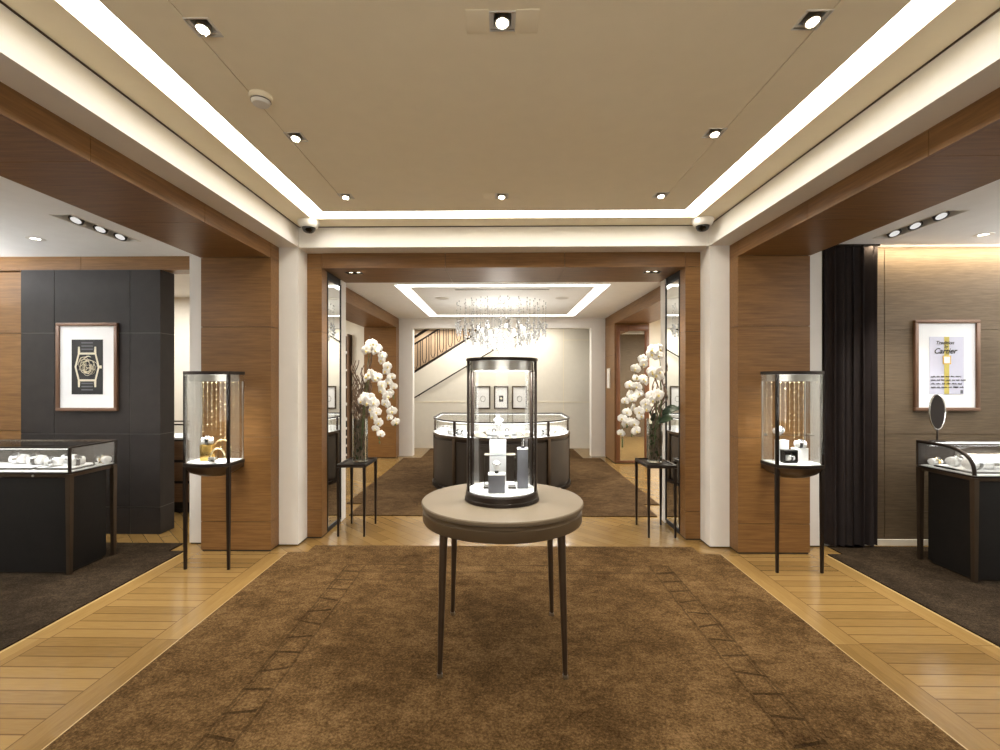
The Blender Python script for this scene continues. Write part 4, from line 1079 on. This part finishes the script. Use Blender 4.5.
# dome cameras
for x, y, lab in ((-1.635, 3.94, 'white dome security camera in the ceiling corner near the dark panel side'), (1.665, 3.94, 'white dome security camera in the ceiling corner near the curtain side')):
    t = thing('dome_camera', lab, 'security camera', (x, y, ZC)); t.scale = (1.22,) * 3
    MB().lathe([(.01, -.0005), (.070, -.0005), (.073, -.006), (.070, -.02), (.058, -.042), (.046, -.048), (.046, -.044), (.01, -.030)], 40).build('housing', 'camera_white', t)
    MB().lathe([(.045, -.046), (.042, -.062), (.033, -.075), (.018, -.083), (.001, -.085)], 32, caps=False).build('dome', 'smoke', t)
    mt = Matrix.Translation((0, -.006, -.052)) @ Matrix.Rotation(math.radians(50), 4, 'X')
    MB().lathe([(.004, .0), (.016, .0), (.016, -.022), (.011, -.024), (.004, -.020)], 18, (0, 0), mt).build('lens', 'black_lacquer', t)
# portal soffit twin lights
for x, lab in ((-1.42, 'twin recessed downlight in the oak portal head above the branch-filled vase'), (1.42, 'twin recessed downlight in the oak portal head above the leafy vase')):
    t = thing('twin_downlight', lab, 'ceiling light', (x, 4.485, 2.475))
    MB().ring([(-.08, -.045), (.08, -.045), (.08, .045), (-.08, .045)], [(-.074, -.039), (.074, -.039), (.074, .039), (-.074, .039)], -.003, .05).build('housing', 'dark_bronze', t)
    for dx in (-.036, .036):
        MB().lathe([(.02, .012), (.030, .006), (.032, .012), (.024, .04), (.02, .04)], 20, (dx, 0)).build('reflector', 'steel', t)
        MB().lathe([(.002, .008), (.0195, .008), (.0195, .0115), (.002, .0115)], 20, (dx, 0)).build('lamp', 'lamp', t)
    spot('portal_lamp', (x, 4.485, 2.46), (x * .93, 4.5, 0), 34, 80, .8)
# troughs in the side rooms
for sx, lab, lab2 in ((-1, 'long recessed ceiling trough with spots above the straight glass counter', 'small round downlight in the pale ceiling before the dark panel'), (1, 'long recessed ceiling trough with spots above the rounded glass counter', 'small round downlight in the pale ceiling before the taupe wall')):
    t = thing('spot_trough', lab, 'ceiling light', (sx * 3.13, 3.60, 2.62))
    MB().ring([(-.076, -.326), (.076, -.326), (.076, .326), (-.076, .326)], [(-.068, -.318), (.068, -.318), (.068, .318), (-.068, .318)], -.004, .10).build('housing', 'camera_white', t)
    MB().box(-.068, .068, -.318, .318, .0905, .098).build('back_plate', 'grey_suede', t)
    for yy in (-.18, .03, .22):
        tl = Matrix.Translation((0, yy, .035)) @ Matrix.Rotation(math.radians(-28), 4, 'X')
        r_ = MB().lathe([(.036, -.04), (.046, -.04), (.047, .02), (.03, .03), (.03, -.02)], 24, (0, 0), tl).build('spot_head', 'dark_bronze', t)
        MB().lathe([(.002, -.041), (.033, -.041), (.033, -.036), (.002, -.036)], 20, (0, 0), tl).build('lamp', 'lamp_soft', r_)
    d = thing('small_downlight', lab2, 'ceiling light', (sx * 3.87, 3.84, 2.62))
    MB().lathe([(.036, -.003), (.062, -.003), (.064, 0), (.05, .03), (.036, .03)], 28, caps=False).build('trim_ring', 'camera_white', d)
    MB().lathe([(.002, .004), (.034, .004), (.034, .01), (.002, .01)], 24).build('lamp', 'lamp_cool', d)
    spot('trough_lamp', (sx * 3.13, 3.60, 2.57), (sx * 3.45, 3.7, .8), 70, 75, .8, (1, .93, .82))
    spot('trough_lamp', (sx * 3.13, 3.40, 2.57), (sx * 2.6, 2.6, 0), 55, 90, .8, (1, .9, .75))
    spot('picture_lamp', (sx * 3.87, 3.84, 2.60), (sx * 3.88, 4.3, 1.35), (8 if sx < 0 else 2), 60, .9, (1, .93, .85))
    area('side_room_lamp', (sx * 4.6, 1.2, 2.6), 1.6, 40, (.97, .98, 1.), (0, 0, 0), 2.4)
for sx in (-1, 1): area('side_ceiling_fill', (sx * 5.3, 2.9, 2.15), .5, 60, (.93, .96, 1.), (PI, 0, 0), 2.2)  # unseen upward fill added to brighten the side-room ceilings
# back room ceiling: air slot and speakers
t = thing('air_slot', 'long slim air grille in the white coffer above the chandelier', 'air vent', (.0, 6.10, 2.625))
MB().ring([(-.62, -.035), (.62, -.035), (.62, .035), (-.62, .035)], [(-.61, -.025), (.61, -.025), (.61, .025), (-.61, .025)], -.004, -.0005).build('frame', 'white_paint', t)
MB().box(-.61, .61, -.025, .025, -.0025, -.0006).build('slot', 'stitch', t)
for x, lab in ((-.86, 'round flush ceiling speaker on the stair railing side of the chandelier'), (.86, 'round flush ceiling speaker on the walnut mirror side of the chandelier')):
    t = thing('ceiling_speaker', lab, 'speaker', (x, 6.75, 2.625))
    MB().lathe([(.085, -.005), (.10, -.005), (.10, -.0005), (.085, -.0005)], 32, caps=False).build('rim', 'camera_white', t)
    MB().lathe([(.002, -.003), (.084, -.003), (.084, -.0006), (.002, -.0006)], 32).build('grille', 'steel', t)

# ------------------------------------------------------------------ more room lights and added fills
area('front_fill', (0, -2.1, 1.5), 3.4, 54, (1, .97, .92), (math.radians(122), 0, 0), 1.8)  # added fill behind the camera, lifts the ceiling and pillar fronts
# warm linear wall wash hidden at the top of the taupe wall
area('wall_wash', (4.6, 4.08, 2.60), 3.0, 15, (1, .82, .56), (math.radians(30), 0, 0), .05)
point('chandelier_lamp', (-.01, 7.2, 2.05), 18, (1, .95, .87), .2)
area('back_room_left_lamp', (-4.2, 7.4, 2.58), 1.5, 60, (1, .97, .92), (0, 0, 0), 1.5)
area('back_room_left_lamp', (-4.4, 5.4, 2.58), 1.2, 40, (1, .97, .92), (0, 0, 0), 1.)
area('back_room_right_lamp', (4.2, 6.8, 2.58), 1.8, 150, (1, .96, .90), (0, 0, 0), 2.4)
area('stair_lamp', (-.2, 9.5, 2.58), 2.6, 30, (1, .95, .86), (0, 0, 0), .3)
area('stairwell_fill', (-1.2, 10.5, 2.60), 1.6, 16, (1, .92, .8), (0, 0, 0), .3)  # fill added to brighten the stairwell behind the railing

# fine placement of the loose furniture and its lamps
for o in list(SC.objects):
    if o.parent is not None: continue
    nm = o.name.split('.')[0]
    if (o.get('category') and o.get('category') not in ('carpet', 'cove light', 'ceiling light', 'curtain', 'security camera', 'smoke detector', 'plaque', 'chandelier', 'railing', 'handrail', 'cabinet', 'air vent', 'speaker') and nm not in ('wall_mirror', 'curved_counter', 'framed_picture') and o.location.y < 5) or nm in ('cylinder_lamp', 'counter_lamp', 'showcase_lamp'):
        o.location.x -= .018

# ------------------------------------------------------------------ camera, world, view
w = bpy.data.worlds.new('World'); SC.world = w; w.use_nodes = True
bg = w.node_tree.nodes.get('Background') or w.node_tree.nodes.new('ShaderNodeBackground')
bg.inputs[0].default_value = (1, .95, .88, 1); bg.inputs[1].default_value = .05
cam = bpy.data.cameras.new('camera'); co_ = bpy.data.objects.new('camera', cam); COL.objects.link(co_)
co_.location = (-.015, 0, 1.45); co_.rotation_euler = (PI / 2, 0, .014)
cam.sensor_width = 36; cam.lens = 36 * 470 / 1000; cam.shift_x = .0056; cam.shift_y = .005; cam.clip_start = .05
SC.camera = co_
SC.view_settings.view_transform = 'Standard'; SC.view_settings.look = 'None'; SC.view_settings.gamma = 1.0; SC.view_settings.use_curve_mapping = False
SC.view_settings.exposure = 0.8
cy = SC.cycles
cy.max_bounces = 10; cy.diffuse_bounces = 5; cy.glossy_bounces = 5; cy.transparent_max_bounces = 24; cy.transmission_bounces = 6
cy.caustics_reflective = False; cy.caustics_refractive = False; cy.sample_clamp_indirect = 6.0
